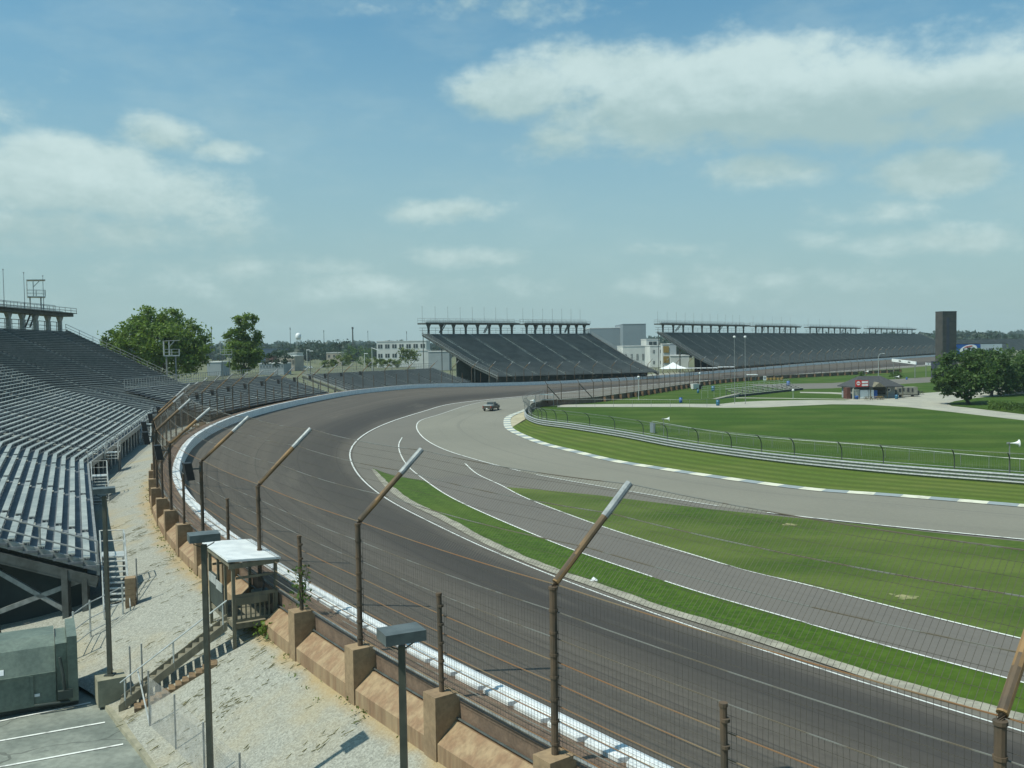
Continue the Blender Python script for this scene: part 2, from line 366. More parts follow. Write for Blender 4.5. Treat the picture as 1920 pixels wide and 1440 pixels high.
def copy_tree(o, parent=None, ch=None):
    c = o.copy(); COL.objects.link(c); ORI[c.name] = ORI.get(o.name, Vector((0, 0, 0)))
    if parent is not None: c.parent = parent
    for k in kids(o):
        if k is not c: copy_tree(k, c)
    return c

# ------------------------------------------------------------------ curves
def catmull(pts, step=2.0):
    pts = [Vector(p) for p in pts]; ext = [pts[0]*2-pts[1]] + pts + [pts[-1]*2-pts[-2]]; out = []
    def nt_(t, a, b): return t + max(1e-4, (b-a).length)**.5
    for i in range(1, len(ext)-2):
        p0, p1, p2, p3 = ext[i-1:i+3]
        t0 = 0; t1 = nt_(t0, p0, p1); t2 = nt_(t1, p1, p2); t3 = nt_(t2, p2, p3)
        n = max(2, int((p2-p1).length/step)+1)
        for k in range(n):
            t = t1+(t2-t1)*k/n
            a1 = p0*((t1-t)/(t1-t0))+p1*((t-t0)/(t1-t0)); a2 = p1*((t2-t)/(t2-t1))+p2*((t-t1)/(t2-t1)); a3 = p2*((t3-t)/(t3-t2))+p3*((t-t2)/(t3-t2))
            b1 = a1*((t2-t)/(t2-t0))+a2*((t-t0)/(t2-t0)); b2 = a2*((t3-t)/(t3-t1))+a3*((t-t1)/(t3-t1))
            out.append(b1*((t2-t)/(t2-t1))+b2*((t-t1)/(t2-t1)))
    out.append(pts[-1]); return out
class Curve:
    def __init__(s, pts, step=1.0, smooth=0):
        raw = catmull(pts, step)
        for _ in range(smooth):
            raw = [raw[0]] + [(raw[i-1]+raw[i]*2+raw[i+1])/4 for i in range(1, len(raw)-1)] + [raw[-1]]
        s.p = raw; s.s = [0.0]
        for a, b in zip(raw, raw[1:]): s.s.append(s.s[-1]+(b-a).to_2d().length)
        s.L = s.s[-1]
    def at(s, d):
        d = max(0, min(s.L, d)); lo, hi = 0, len(s.s)-1
        while hi-lo > 1:
            m = (lo+hi)//2
            if s.s[m] <= d: lo = m
            else: hi = m
        t = (d-s.s[lo])/max(1e-6, s.s[hi]-s.s[lo]); return s.p[lo].lerp(s.p[hi], t)
    def tan(s, d):
        a, b = s.at(max(0, d-1.0)), s.at(min(s.L, d+1.0)); v = b-a; v.z = 0; return v.normalized()
    def left(s, d): t = s.tan(d); return Vector((-t.y, t.x, 0))
    def near(s, q):
        bi, bd = 0, 1e18
        for i, p in enumerate(s.p):
            e = (p.x-q[0])**2+(p.y-q[1])**2
            if e < bd: bi, bd = i, e
        return s.s[bi]
    def frames(s, d0, d1, step, side=1):
        n = max(1, int(round((d1-d0)/step))); return [(s.at(d0+(d1-d0)*i/n), s.left(d0+(d1-d0)*i/n)*side) for i in range(n+1)]
def strip(mb, A, B, mi=0, nv=1, uscale=1.0):
    """sheet between two point rows of equal length, with uv"""
    u = 0.0
    for i in range(len(A)-1):
        du = (A[i+1]-A[i]).length
        for k in range(nv):
            t0, t1 = k/nv, (k+1)/nv
            mb.face([A[i].lerp(B[i], t0), A[i+1].lerp(B[i+1], t0), A[i+1].lerp(B[i+1], t1), A[i].lerp(B[i], t1)], mi,
                    [(u, t0), (u+du, t0), (u+du, t1), (u, t1)])
        u += du
def poly(mb, pts, mi=0):
    for t in tessellate_polygon([pts]):
        q = [pts[i] for i in t]
        if (q[1]-q[0]).cross(q[2]-q[0]).z < 0: q = q[::-1]
        mb.face(q, mi, [(p.x, p.y) for p in q])
def px_list(l, z): return [P(a, b, z) for a, b in l]
def line_strip(name, pts, w, z, mat=None, smooth=True):
    c = Curve([Vector((p.x, p.y, z)) for p in pts], 1.5) if smooth else Curve([Vector((p.x, p.y, z)) for p in pts], 1e6)
    fr = c.frames(0, c.L, 1.5); mb = MB()
    strip(mb, [o+n*w/2 for o, n in fr], [o-n*w/2 for o, n in fr])
    for i, f in enumerate(mb.f): mb.f[i] = f[::-1]
    return tag(mb.build(name, mat or M['white_line']), kind='structure')
def flat(name, pts, z, mat):
    mb = MB(); poly(mb, [Vector((p.x, p.y, z)) for p in pts]); return tag(mb.build(name, mat), kind='structure')

# ------------------------------------------------------------------ plan of the circuit
ZT = 3.97
wpx = [(1233, 1427), (1033, 1327), (800, 1213), (633, 1123), (513, 1047), (447, 1007), (388, 961), (342, 904), (338, 868), (375, 812), (470, 771), (605, 741), (686, 729), (794, 720)]
wpts = [Vector((30, -9.5, ZT)), Vector((17.5, 3.2, ZT))] + px_list(wpx, ZT)
wpts += [P(873, 718.4, 3.4), P(960, 717, 2.55), P(1088, 712.4, 1.75), P(1240, 703.6, 1.9), P(1319, 697, 2.2), P(1417, 689.5, 2.6), P(1504, 682, 3.2), P(1758, 665, 4.2)]
e = (wpts[-1]-wpts[-2]).normalized()
wpts += [wpts[-1]+Vector((e.x*60, e.y*60, .3))]
W = Curve(wpts, 1.5, 10)
BH = 0.97                                                   # barrier height over the track edge
ipx = [(1920, 1372), (1753, 1322), (1500, 1242), (1320, 1183), (1157, 1125), (1030, 1077), (900, 1023), (800, 975), (740, 944), (700, 917), (673, 890), (660, 866), (658, 847), (672, 825), (700, 806), (740, 789), (794, 772), (845, 758), (910, 750), (975, 744), (1066, 735.5), (1144, 727.5), (1493, 702), (1576, 696)]
ipts = [Vector((31, 13.5, 0)), Vector((24, 21.8, 0))] + px_list(ipx, 0)
e = (ipts[-1]-ipts[-2]).normalized(); ipts += [ipts[-1]+e*110, ipts[-1]+e*190]
I = Curve(ipts, 1.5, 6)

# ground, far and wide
mb = MB(); S = 3000; G = 24
for i in range(G):
    for j in range(G):
        x0, x1 = -S+2*S*i/G, -S+2*S*(i+1)/G; y0, y1 = -S+2*S*j/G, -S+2*S*(j+1)/G
        mb.face([(x0, y0, -.12), (x1, y0, -.12), (x1, y1, -.12), (x0, y1, -.12)])
tag(mb.build('ground', M['ground']), kind='structure')

# banked track: inner line to foot of the barrier
mb = MB(); N = 420; A = []; B = []
for k in range(N+1):
    w = W.at(W.L*k/N)
    A.append(None); B.append(Vector((w.x, w.y, w.z-BH)))
# pair every outer point with the nearest inner one, kept in order
last = 0.0
for k in range(N+1):
    q = B[k]; best = None; d = last
    while d < min(I.L, last+40):
        e2 = (I.at(d)-q).to_2d().length
        if best is None or e2 < best[0]: best = (e2, d)
        d += 0.8
    last = best[1]; A[k] = I.at(last).copy()
for _ in range(6):
    A = [A[0]]+[(A[i-1]+A[i]*2+A[i+1])/4 for i in range(1, N)]+[A[-1]]
A2 = [a-(b-a).normalized()*.25+Vector((0, 0, .03)) for a, b in zip(A, B)]
B2 = [b+(b-a).normalized()*.3 for a, b in zip(A, B)]
strip(mb, A2, B2, nv=6)
mb.f = [f[::-1] for f in mb.f]; mb.uv = [u[::-1] for u in mb.uv]
tag(mb.build('track', M['track']), kind='structure')

# infield base lawn
IWpx = [(992, 775), (1000, 766), (1014, 763), (1030, 760.5), (1048, 759), (1101, 756), (1150, 749.5), (1200, 742), (1279, 729), (1319, 722.5), (1400, 714), (1576, 704), (1690, 698)]
IW = Curve(px_list(IWpx, 0), 1.5, 3)
ARpx = [(2500, 957), (1920, 910), (1672, 890), (1466, 869), (1280, 843), (1170, 822), (1066, 805), (1014, 798), (992, 790), (985, 783), (985, 777), (990, 771)]
AR = Curve(px_list(ARpx, 0), 1.2, 2)
lawn = [p for p in AR.p[::6]] + [p for p in IW.p[::6]] + px_list([(1800, 690), (2500, 700)], 0)
flat('lawn', lawn, -.02, M['grass_lawn'])

# apron, warm-up lane and road: one paved sheet, the road proper laid over it
Kpx = [(1003, 753), (984, 767), (949, 781.6), (944, 792), (949, 805), (975, 819), (1014, 834), (1066, 847), (1145, 866), (1223, 879), (1280, 888), (1397, 905), (1535, 922), (1638, 929), (1920, 952), (2500, 1003)]
K = Curve(px_list(Kpx, 0), 1.2, 2)
pave = [Vector((p.x, p.y, 0)) for p in I.p[::4]] + [IW.at(IW.L)] + [p for p in IW.p[::-8]] + [p for p in K.p[::6]] + [Vector((60, 30, 0))]
flat('apron_pavement', pave, .0, M['apron'])
Rpx = [(1003, 743), (910, 753), (819, 779), (790, 788), (781, 800), (796, 823), (832, 843), (884, 860), (967, 882), (1006, 891), (1157, 918), (1390, 956), (1620, 983), (1920, 1013), (2500, 1072)]
RL = Curve(px_list(Rpx, 0), 1.2, 2)
mb = MB(); n = 160
strip(mb, [K.at(K.L*i/n)+Vector((0, 0, .02)) for i in range(n+1)], [RL.at(RL.L*i/n)+Vector((0, 0, .02)) for i in range(n+1)], nv=4)
for i, f in enumerate(mb.f): mb.f[i] = f[::-1]; mb.uv[i] = mb.uv[i][::-1]
tag(mb.build('infield_road', M['road']), kind='structure')
# warm-up lane between the two inner grass areas
L1px = [(754, 821), (748, 833), (750, 850), (765, 875), (795, 900), (839, 930), (900, 960), (1000, 1003), (1067, 1030), (1180, 1069), (1320, 1115), (1470, 1158), (1630, 1205), (1787, 1247), (1920, 1283), (2300, 1385)]
L2px = [(872, 870), (895, 890), (942, 912), (975, 930), (1050, 960), (1133, 990), (1233, 1022), (1300, 1042), (1400, 1072), (1520, 1100), (1653, 1135), (1820, 1177), (1920, 1201), (2300, 1290)]
L1 = Curve(px_list(L1px, 0), 1.2, 2); L2 = Curve(px_list(L2px, 0), 1.2, 2)
mb = MB(); n = 120; s1 = L1.near(P(795, 900)); s2 = L2.near(P(895, 890))
strip(mb, [L1.at(s1+(L1.L-s1)*i/n)+Vector((0, 0, .035)) for i in range(n+1)], [L2.at(s2+(L2.L-s2)*i/n)+Vector((0, 0, .035)) for i in range(n+1)], nv=3)
tag(mb.build('warm_up_lane', M['lane']), kind='structure')
# grass between track and warm-up lane
g1 = px_list([(700, 879), (740, 893), (795, 902)], 0) + [L1.at(s1+(L1.L-s1)*i/40) for i in range(1, 41)]
low = px_list([(700, 881), (735, 914), (775, 942), (833, 970), (933, 1023), (1050, 1072), (1133, 1100), (1233, 1137), (1320, 1163), (1453, 1205), (1620, 1260), (1753, 1300), (1920, 1343), (2250, 1430)], 0)
LOWC = Curve(low, 1.2, 2)
mb = MB(); n = 90
T1 = Curve(g1, 1.2, 1)
strip(mb, [T1.at(T1.L*i/n)+Vector((0, 0, .05)) for i in range(n+1)], [LOWC.at(LOWC.L*i/n)+Vector((0, 0, .05)) for i in range(n+1)], nv=3)
for i, f in enumerate(mb.f): mb.f[i] = f[::-1]; mb.uv[i] = mb.uv[i][::-1]
tag(mb.build('grass_strip', M['grass_strip']), kind='structure')
# pale concrete strip along it
mb = MB(); n = 90; a = []; b = []
for i in range(n+1):
    d = LOWC.L*i/n; t = LOWC.tan(d); r = Vector((t.y, -t.x, 0)); wd = .25+min(1, d/14)*.75
    wd = .2+min(1, d/14)*.45; a.append(LOWC.at(d)+Vector((0, 0, .065))+r*(-.06-.13*random.random())); b.append(LOWC.at(d)+r*wd+Vector((0, 0, .065)))
strip(mb, a, b)
mb.f = [f[::-1] for f in mb.f]; mb.uv = [u[::-1] for u in mb.uv]
tag(mb.build('concrete_strip', M['strip']), kind='structure')
# worn grass triangle
tri = px_list([(945, 914), (1000, 918), (1125, 930), (1260, 947), (1345, 957), (1500, 973), (1620, 985), (1760, 1001), (1920, 1017), (2500, 1077)], 0)
tri += [L2.at(L2.L-(L2.L-L2.near(P(945, 914)))*i/40) for i in range(41)]
flat('grass_triangle', tri, .05, M['grass_mid'])
mb = MB()
for (x, y, w, h) in ((1698, 1122, .55, .28), (1672, 1117, .2, .12), (1480, 985, .5, .25)):
    c = P(x, y); poly(mb, [Vector((c.x+w*math.cos(t)*(1+.3*math.sin(3*t+x)+.15*math.sin(7*t)), c.y+h*1.6*math.sin(t)*(1+.25*math.sin(5*t)), .07)) for t in [i*math.pi/14 for i in range(28)]])
tag(mb.build('bare_soil', M['soil']), kind='structure')

# white lines
def seg(c, d0, d1): return [c.at(d0+(d1-d0)*i/60) for i in range(61)]
NEARI = [(1920, 1372)]
mbl = MB(); fr = I.frames(0, I.L-40, 1.5)
strip(mbl, [o+n_*.02+Vector((0, 0, .045)) for o, n_ in fr], [o+n_*.2+Vector((0, 0, .075)) for o, n_ in fr])
mbl.f = [f[::-1] for f in mbl.f]
tag(mbl.build('track_line', M['white_line']), kind='structure')
line_strip('road_line', seg(RL, 0, RL.near(P(975, 884))), .16, .055)
line_strip('road_line', seg(RL, RL.near(P(1003, 890)), RL.near(P(1160, 918.5))), .15, .055)
line_strip('road_line', seg(RL, RL.near(P(1175, 921)), RL.near(P(1345, 949))), .15, .055)
line_strip('road_line', seg(RL, RL.near(P(1440, 962)), RL.L), .2, .075)
line_strip('lane_line', seg(L1, 0, L1.near(P(1010, 1007))), .14, .072)
line_strip('lane_line', seg(L1, L1.near(P(1020, 1011)), L1.near(P(1230, 1087))), .12, .072)
line_strip('lane_line', seg(L1, L1.near(P(1238, 1090)), L1.L), .12, .072)
line_strip('lane_line', seg(L2, 0, L2.L), .14, .072)

# kerb blocks and verge between kerb and steel rails
mb = MB(); fr = K.frames(2, K.L, 1.1)
strip(mb, [o+Vector((0, 0, .06)) for o, n_ in fr], [o+n_*1.25+Vector((0, 0, .10)) for o, n_ in fr])
for i, f in enumerate(mb.f): mb.f[i] = f[::-1]; mb.uv[i] = mb.uv[i][::-1]
mb.f = [f[::-1] for f in mb.f]; mb.uv = [u[::-1] for u in mb.uv]
tag(mb.build('kerb', M['kerb']), kind='structure')
k0 = K.near(P(948, 801)); a0 = AR.near(P(987, 787)); n = 110
mb = MB()
strip(mb, [K.at(k0+(K.L-k0)*i/n)+K.left(k0+(K.L-k0)*i/n)*1.2+Vector((0, 0, .04)) for i in range(n+1)],
      [AR.at(a0-a0*i/n)+Vector((0, 0, .04)) for i in range(n+1)], nv=3)
for i, f in enumerate(mb.f):
    q = [Vector(mb.v[j]) for j in f]
    if (q[1]-q[0]).cross(q[2]-q[0]).z < 0: mb.f[i] = f[::-1]; mb.uv[i] = mb.uv[i][::-1]
tag(mb.build('verge', M['grass_verge']), kind='structure')
nose = [K.at(d)+K.left(d)*1.2 for d in [k0*i/12 for i in range(1, 13)]] + px_list([(985, 786), (983, 780), (983, 774), (988, 768)], 0)
flat('sand_nose', nose, .03, M['sand'])

# gravel bank outside the wall, falling to the service yard; dirt under the stands
UO = 2.25
low_edge = [Vector((2, 6, .1)), P(420, 1700, .12), P(290, 1440, .12), P(235, 1370, .12), P(183, 1296, .14), Vector((-22.5, 40, .25)), Vector((-29, 52, .35)), Vector((-41, 78, .5)), Vector((-57, 125, .7)), Vector((-62, 170, .7)), Vector((-50, 235, .7)), Vector((-25, 285, .5)), Vector((20, 345, .4)), Vector((80, 420, .3)), Vector((240, 590, .3))]
LE = Curve(low_edge, 2.0, 4)
mb = MB(); n = 240; a = []; b = []
pair = []
for k in range(n+1):
    d = 14+(W.L-20)*((k/n)**1.6); o = W.at(d); nv_ = W.left(d)
    a.append(o+nv_*(UO-.12)+Vector((0, 0, -ZT+2.42)) if True else None)
    a[-1].z = max(.5, o.z-1.5)
    pair.append(LE.near(o+nv_*8))
for _ in range(8): pair = [pair[0]]+[(pair[i-1]+2*pair[i]+pair[i+1])/4 for i in range(1, n)]+[pair[-1]]
rnd = random.Random(5)
for k in range(n):
    for j in range(10):
        q = []
        for kk, jj in ((k, j), (k+1, j), (k+1, j+1), (k, j+1)):
            t = jj/10; p = a[kk].lerp(LE.at(pair[kk]), t)
            tt = t*t*(3-2*t)*.4+t*.6
            p.z = a[kk].z+(LE.at(pair[kk]).z-a[kk].z)*tt
            if 0 < jj < 10: p.z += .04*math.sin(p.x*1.3+math.sin(p.y*.9)*2)*.5+.02*math.sin(p.y*2.1+p.x)
            q.append(p)
        mb.face(q, 0, [(k, j/10), (k+1, j/10), (k+1, (j+1)/10), (k, (j+1)/10)])
for i, f in enumerate(mb.f):
    q = [Vector(mb.v[j]) for j in f]
    if (q[1]-q[0]).cross(q[2]-q[0]).z < 0: mb.f[i] = f[::-1]; mb.uv[i] = mb.uv[i][::-1]
tag(mb.build('gravel_bank', M['gravel'], smooth=True), kind='structure')
def bank_z(x, y):
    """height of the gravel bank at a plan point"""
    q = Vector((x, y)); best = None
    for k in range(0, n+1):
        p0 = a[k].to_2d(); p1 = LE.at(pair[k]).to_2d(); d = p1-p0; L2_ = max(1e-6, d.dot(d)); t = max(0, min(1, (q-p0).dot(d)/L2_))
        e2 = (p0+d*t-q).length
        if best is None or e2 < best[0]: best = (e2, t, k)
    t, k = best[1], best[2]; tt = t*t*(3-2*t)*.4+t*.6
    return a[k].z+(LE.at(pair[k]).z-a[k].z)*tt
# service yard
yard = [Vector((2, 6, 0)), P(420, 1700, 0), P(290, 1440, 0), P(235, 1370, 0), P(183, 1296, 0), Vector((-18.5, 38, 0)), Vector((-24, 40.5, 0)), Vector((-60, 55, 0)), Vector((-70, 5, 0))]
mb = MB(); poly(mb, [Vector((p.x, p.y, 0)) for p in yard]); tag(mb.build('service_yard', M['parking']), kind='structure')
for p0, p1 in ((P(-120, 1411, 0), P(197, 1355, 0)), (P(-120, 1461, 0), P(231, 1396, 0)), (P(-60, 1365, 0), P(170, 1318, 0))):
    if p0.y < 0: continue
    line_strip('parking_line', [p0, p1], .11, .02, smooth=False)
kc = Curve([Vector((2, 6, 0)), P(420, 1700, 0), P(290, 1440, 0), P(235, 1370, 0), P(183, 1296, 0), Vector((-19.2, 39.5, 0))], 1.5, 1)
mb = MB(); mb.sweep(kc.frames(0, kc.L, 1.0), [(.16, 0), (.14, .15), (-.14, .16), (-.18, 0)])
tag(mb.build('kerbstone', M['kerb_stone']), kind='structure')

# paths in the infield
flat('infield_path', px_list([(1045, 758.8), (1150, 757.5), (1280, 757), (1350, 757.5), (1380, 754), (1430, 751.5), (1520, 750), (1585, 750.5), (1601, 748.5), (1640, 744), (1700, 739), (1760, 735), (1800, 731), (1850, 726), (1920, 720), (2300, 716), (2300, 730), (1920, 738), (1890, 741), (1830, 746), (1790, 752), (1775, 757), (1785, 761), (1830, 766), (1870, 771), (1920, 777), (2300, 800), (2300, 812), (1920, 788), (1850, 780), (1790, 773), (1700, 763), (1620, 758.5), (1560, 758), (1480, 761.5), (1430, 764), (1360, 764.5), (1280, 763), (1150, 763), (1045, 763.2)], 0), 0.0, M['path'])
flat('infield_path', px_list([(1500, 734.6), (1560, 735.5), (1600, 737.5), (1640, 739), (1640, 743), (1595, 740.3), (1555, 738), (1500, 736.6)], 0), .005, M['path'])
flat('infield_path', px_list([(1380, 745.2), (1460, 746.2), (1560, 747.6), (1600, 748), (1600, 749.2), (1555, 748.6), (1460, 747.4), (1380, 746.4)], 0), .005, M['path'])
flat('pit_road', px_list([(1400, 721), (1560, 718), (1640, 713), (1760, 706), (1800, 702), (1800, 712), (1740, 717), (1640, 723), (1560, 728), (1480, 730)], 0), -.005, M['apron'])
flat('grass_far', px_list([(1600, 697), (1700, 690), (1765, 684), (1900, 676), (1900, 684), (1765, 694), (1690, 700), (1620, 703)], 0), .05, M['grass_mid'])

# ------------------------------------------------------------------ outer wall with buttresses
SP = 4.8                                                    # spacing of posts
s_ref = W.near(P(1037, 1405, 4.15))                         # tall post nearest the camera that shows its foot
d_posts = []                                                # (distance along wall, tall?)
k = 0; d = s_ref - 4*SP
while d < W.L-30:
    d_posts.append((d, (round((d-s_ref)/SP) % 2 == 0))); d += SP
s_booth = W.near(Vector((-10.2, 37.3)))
wallT = thing('trackside_wall', W.at(s_ref), 'long tan concrete buttressed wall with rust streaks between gravel bank and white barrier', 'wall')
mb = MB(); fr = W.frames(2, W.L-6, 1.6)
mb.sweep(fr, [(.78, -1.25), (.78, -.09), (1.5, -.06), (1.5, -2.3)])
mb.build('wall_core', M['coping'], wallT)
mb = MB()
for uu, zz in ((1.58, -.52),):
    mb.tube([o+nv_*uu+Vector((0, 0, zz)) for o, nv_ in W.frames(2, 120, 1.6)], .035, 6)
mb.build('conduit', M['steel_dark'], wallT)
mb = MB(); mb.tube([o+nv_*1.56+Vector((0, 0, .12)) for o, nv_ in W.frames(2, 140, 1.6)], .045, 6)
mb.build('conduit', M['steel'], wallT)
def in_booth(d): return s_booth-1.9 < d < s_booth+1.9
cnt = 0
for d, tall in d_posts:
    if d > 150: break
    if not in_booth(d):
        mb = MB(); o, nv_ = W.at(d), W.left(d); t = W.tan(d); c = o+nv_*1.88
        mb.box((c.x, c.y, o.z-1.08), (.62, .76, 2.52), math.atan2(t.y, t.x))
        mb.build('pedestal', M['tan'], wallT)
    d1 = d+SP
    a_, b_ = d+.32, d1-.32
    cut = [(a_, b_)]
    if in_booth(a_) or in_booth(b_) or (a_ < s_booth < b_):
        cut = []
        if a_ < s_booth-1.9: cut.append((a_, s_booth-1.9))
        if b_ > s_booth+1.9: cut.append((s_booth+1.9, b_))
    for a_, b_ in cut:
        if b_-a_ < .3: continue
        mb = MB(); mb.sweep(W.frames(a_, b_, 1.1), [(1.5, -2.3), (1.5, -.62), (1.64, -.58), (2.22, -1.05), (2.22, -2.3)])
        mb.build('buttress', M['tan_rust'], wallT)

# ------------------------------------------------------------------ soft barrier in front of it
bar_ = thing('soft_wall_barrier', W.at(s_ref), 'long white padded crash barrier curving round outside of track', 'barrier')
mb = MB(); mb.sweep(W.frames(0, W.L-4, 1.6), [(0, -BH-.1), (0, 0), (.24, 0), (.24, -BH-.1)])
mb.build('steel_panel', M['white'], bar_)
mb = MB(); mb.sweep(W.frames(0, W.L-4, 1.6), [(.243, -BH-.1), (.243, -.2), (.776, -.13), (.776, -BH-.1)])
mb.build('barrier_backing', M['coping'], bar_)
mb_far = MB(); nfoam = 0; d = 6.0
while d < 230:
    o, nv_, t = W.at(d), W.left(d), W.tan(d)
    def q(u, s, z): return o+nv_*u+t*s+Vector((0, 0, z))
    lo_ = [q(.246, -.70, -.5), q(.246, .70, -.5), q(.56, .58, -.5), q(.56, -.58, -.5)]
    hi_ = [q(.246, -.70, -.035), q(.246, .70, -.035), q(.56, .58, -.05), q(.56, -.58, -.05)]
    tgt = mb_far
    if nfoam < 100 and d > 12: tgt = MB()
    tgt.hexa(lo_[::-1], hi_[::-1])
    if tgt is not mb_far: tgt.build('foam_block', M['foam'], bar_); nfoam += 1
    d += 1.42
tag(mb_far.build('foam_blocks', M['foam'], bar_), kind='stuff')

# ------------------------------------------------------------------ catch fence
fence = thing('catch_fence', W.at(s_ref), 'tall rusty debris fence with leaning post tops on the outer trackside wall', 'fence')
PU, PH, AO, AZ = 1.86, 3.85, 2.3, 2.05                      # post offset, straight height, arm reach, arm rise
def post_pts(d):
    o, nv_ = W.at(d), W.left(d); zb = Vector((0, 0, .18))
    b = o+nv_*PU+zb; kk = b+Vector((0, 0, PH)); tip = kk-nv_*AO+Vector((0, 0, AZ))
    return b, kk, tip
TIPS = {}
nt_, ns_ = 0, 0
mb_restt, mb_rests = MB(), MB()
rj = random.Random(3)
for d, tall in d_posts:
    b, kk, tip = post_pts(d)
    j = Vector((rj.uniform(-.05, .05), rj.uniform(-.05, .05), rj.uniform(-.05, .05)))
    n8 = 10 if d < 90 else 6
    if tall:
        tip = tip+j*2; TIPS[d] = (b, kk, tip)
        if nt_ < 100:
            mb = MB(); e2 = kk.lerp(tip, .04)+Vector((0, 0, .01))
            mb.tube([b, b.lerp(kk, .5), kk-Vector((0, 0, .06)), e2, kk.lerp(tip, .69)], .085, n8)
            for f in range(8):                              # cable clamps
                z = PH*(1-f/7.6)-.05
                mb.tube([b+Vector((0, 0, z-.03)), b+Vector((0, 0, z+.03))], .103, n8)
            po = mb.build('tall_post', M['rust'], fence, smooth=False)
            mb = MB(); mb.tube([kk.lerp(tip, .66), kk.lerp(tip, .70), tip], .097, n8); mb.build('galvanised_sleeve', M['galv'], po)
            mb = MB(); mb.tube([kk.lerp(tip, .03), kk.lerp(tip, .69)], .089, n8); mb.build('leaning_arm', M['rust_arm'], po)
        nt_ += 1
    else:
        tp = b+Vector((0, 0, PH*.68))+j; TIPS[d] = (b, tp, None)
        if ns_ < 100:
            mb = MB(); mb.tube([b, tp], .07, n8); mb.tube([tp-Vector((0, 0, .05)), tp+Vector((0, 0, .02))], .085, n8)
            for f in range(5): mb.tube([b+Vector((0, 0, .3+f*.5)), b+Vector((0, 0, .36+f*.5))], .088, n8)
            mb.build('short_post', M['rust'], fence)
        ns_ += 1
talls = [d for d, t in d_posts if t]
talls_near = [d for d in talls if d < 215]
def cable(hf, mat, r, n=5, arm=False, upto=215):
    mb = MB(); pts = []
    for d in talls:
        if d > upto: break
        b, kk, tip = TIPS[d]; nv_ = W.left(d)
        p = kk.lerp(tip, hf) - nv_*.1 if arm else b.lerp(kk, hf)-nv_*.11
        if pts:
            q = pts[-1]
            for i in range(1, 6): 
                t = i/6; m_ = q.lerp(p, t); m_.z -= .10*4*t*(1-t)*(1 if arm else .6); pts.append(m_)
        pts.append(p)
    mb.tube(pts, r, n); mb.build('cable', mat, fence)
for f, rusty in ((1.0, 1), (.84, 0), (.68, 0), (.54, 1), (.41, 1), (.28, 1), (.19, 1), (.10, 0), (.04, 1)):
    cable(f, M['cable_rust'] if rusty else M['cable'], .0135)
for f in (.36, .69, .985): cable(f, M['cable'], .0145, arm=True)
# woven mesh, one panel to a bay
for a_, b_ in zip(talls, talls[1:]):
    if a_ > 170: break
    (p0, k0_, t0), (p1, k1_, t1) = TIPS[a_], TIPS[b_]
    n0, n1 = W.left(a_), W.left(b_)
    near = (a_+b_)/2 < 70
    r = .0046 if near else .006; sp = .115 if near else .34
    cols = int((p1-p0).length/sp); mb = MB()
    ox = Vector((0, 0, 0))
    wv = random.Random(int(a_))
    for i in range(cols+1):
        t = i/cols; q0 = p0.lerp(p1, t)-n0*.14; q1 = k0_.lerp(k1_, t)-n0*.14; q2 = t0.lerp(t1, t)-n0*.05
        q2 = q1.lerp(q2, .985); q2.z -= .4*t*(1-t); q1.z -= .2*t*(1-t)
        jx = (p1-p0).normalized()*wv.uniform(-.03, .03)
        mb.tube([q0-Vector((0, 0, .1)), q0.lerp(q1, .35)+jx, q0.lerp(q1, .7)-jx, q1, q2], r, 3, cap=False)
    hz = [.0, .07, .13, .2, .26, .33, .39, .46, .54, .62, .71, .79, .87, .95] if near else [0, .25, .5, .75]
    for h in hz: mb.tube([p0.lerp(k0_, h)-n0*.14, (p0.lerp(k0_, h)+p1.lerp(k1_, h))/2-n0*.14-Vector((0, 0, .04)), p1.lerp(k1_, h)-n0*.14], r, 3, cap=False)
    for h in ([.12, .24, .5, .62, .8, .9] if near else [.5]): mb.tube([k0_.lerp(t0, h)-n0*.1, (k0_.lerp(t0, h)+k1_.lerp(t1, h))/2-n0*.1-Vector((0, 0, .08)), k1_.lerp(t1, h)-n0*.1], r, 3, cap=False)
    mb.build('mesh_panel', M['wire'], fence)

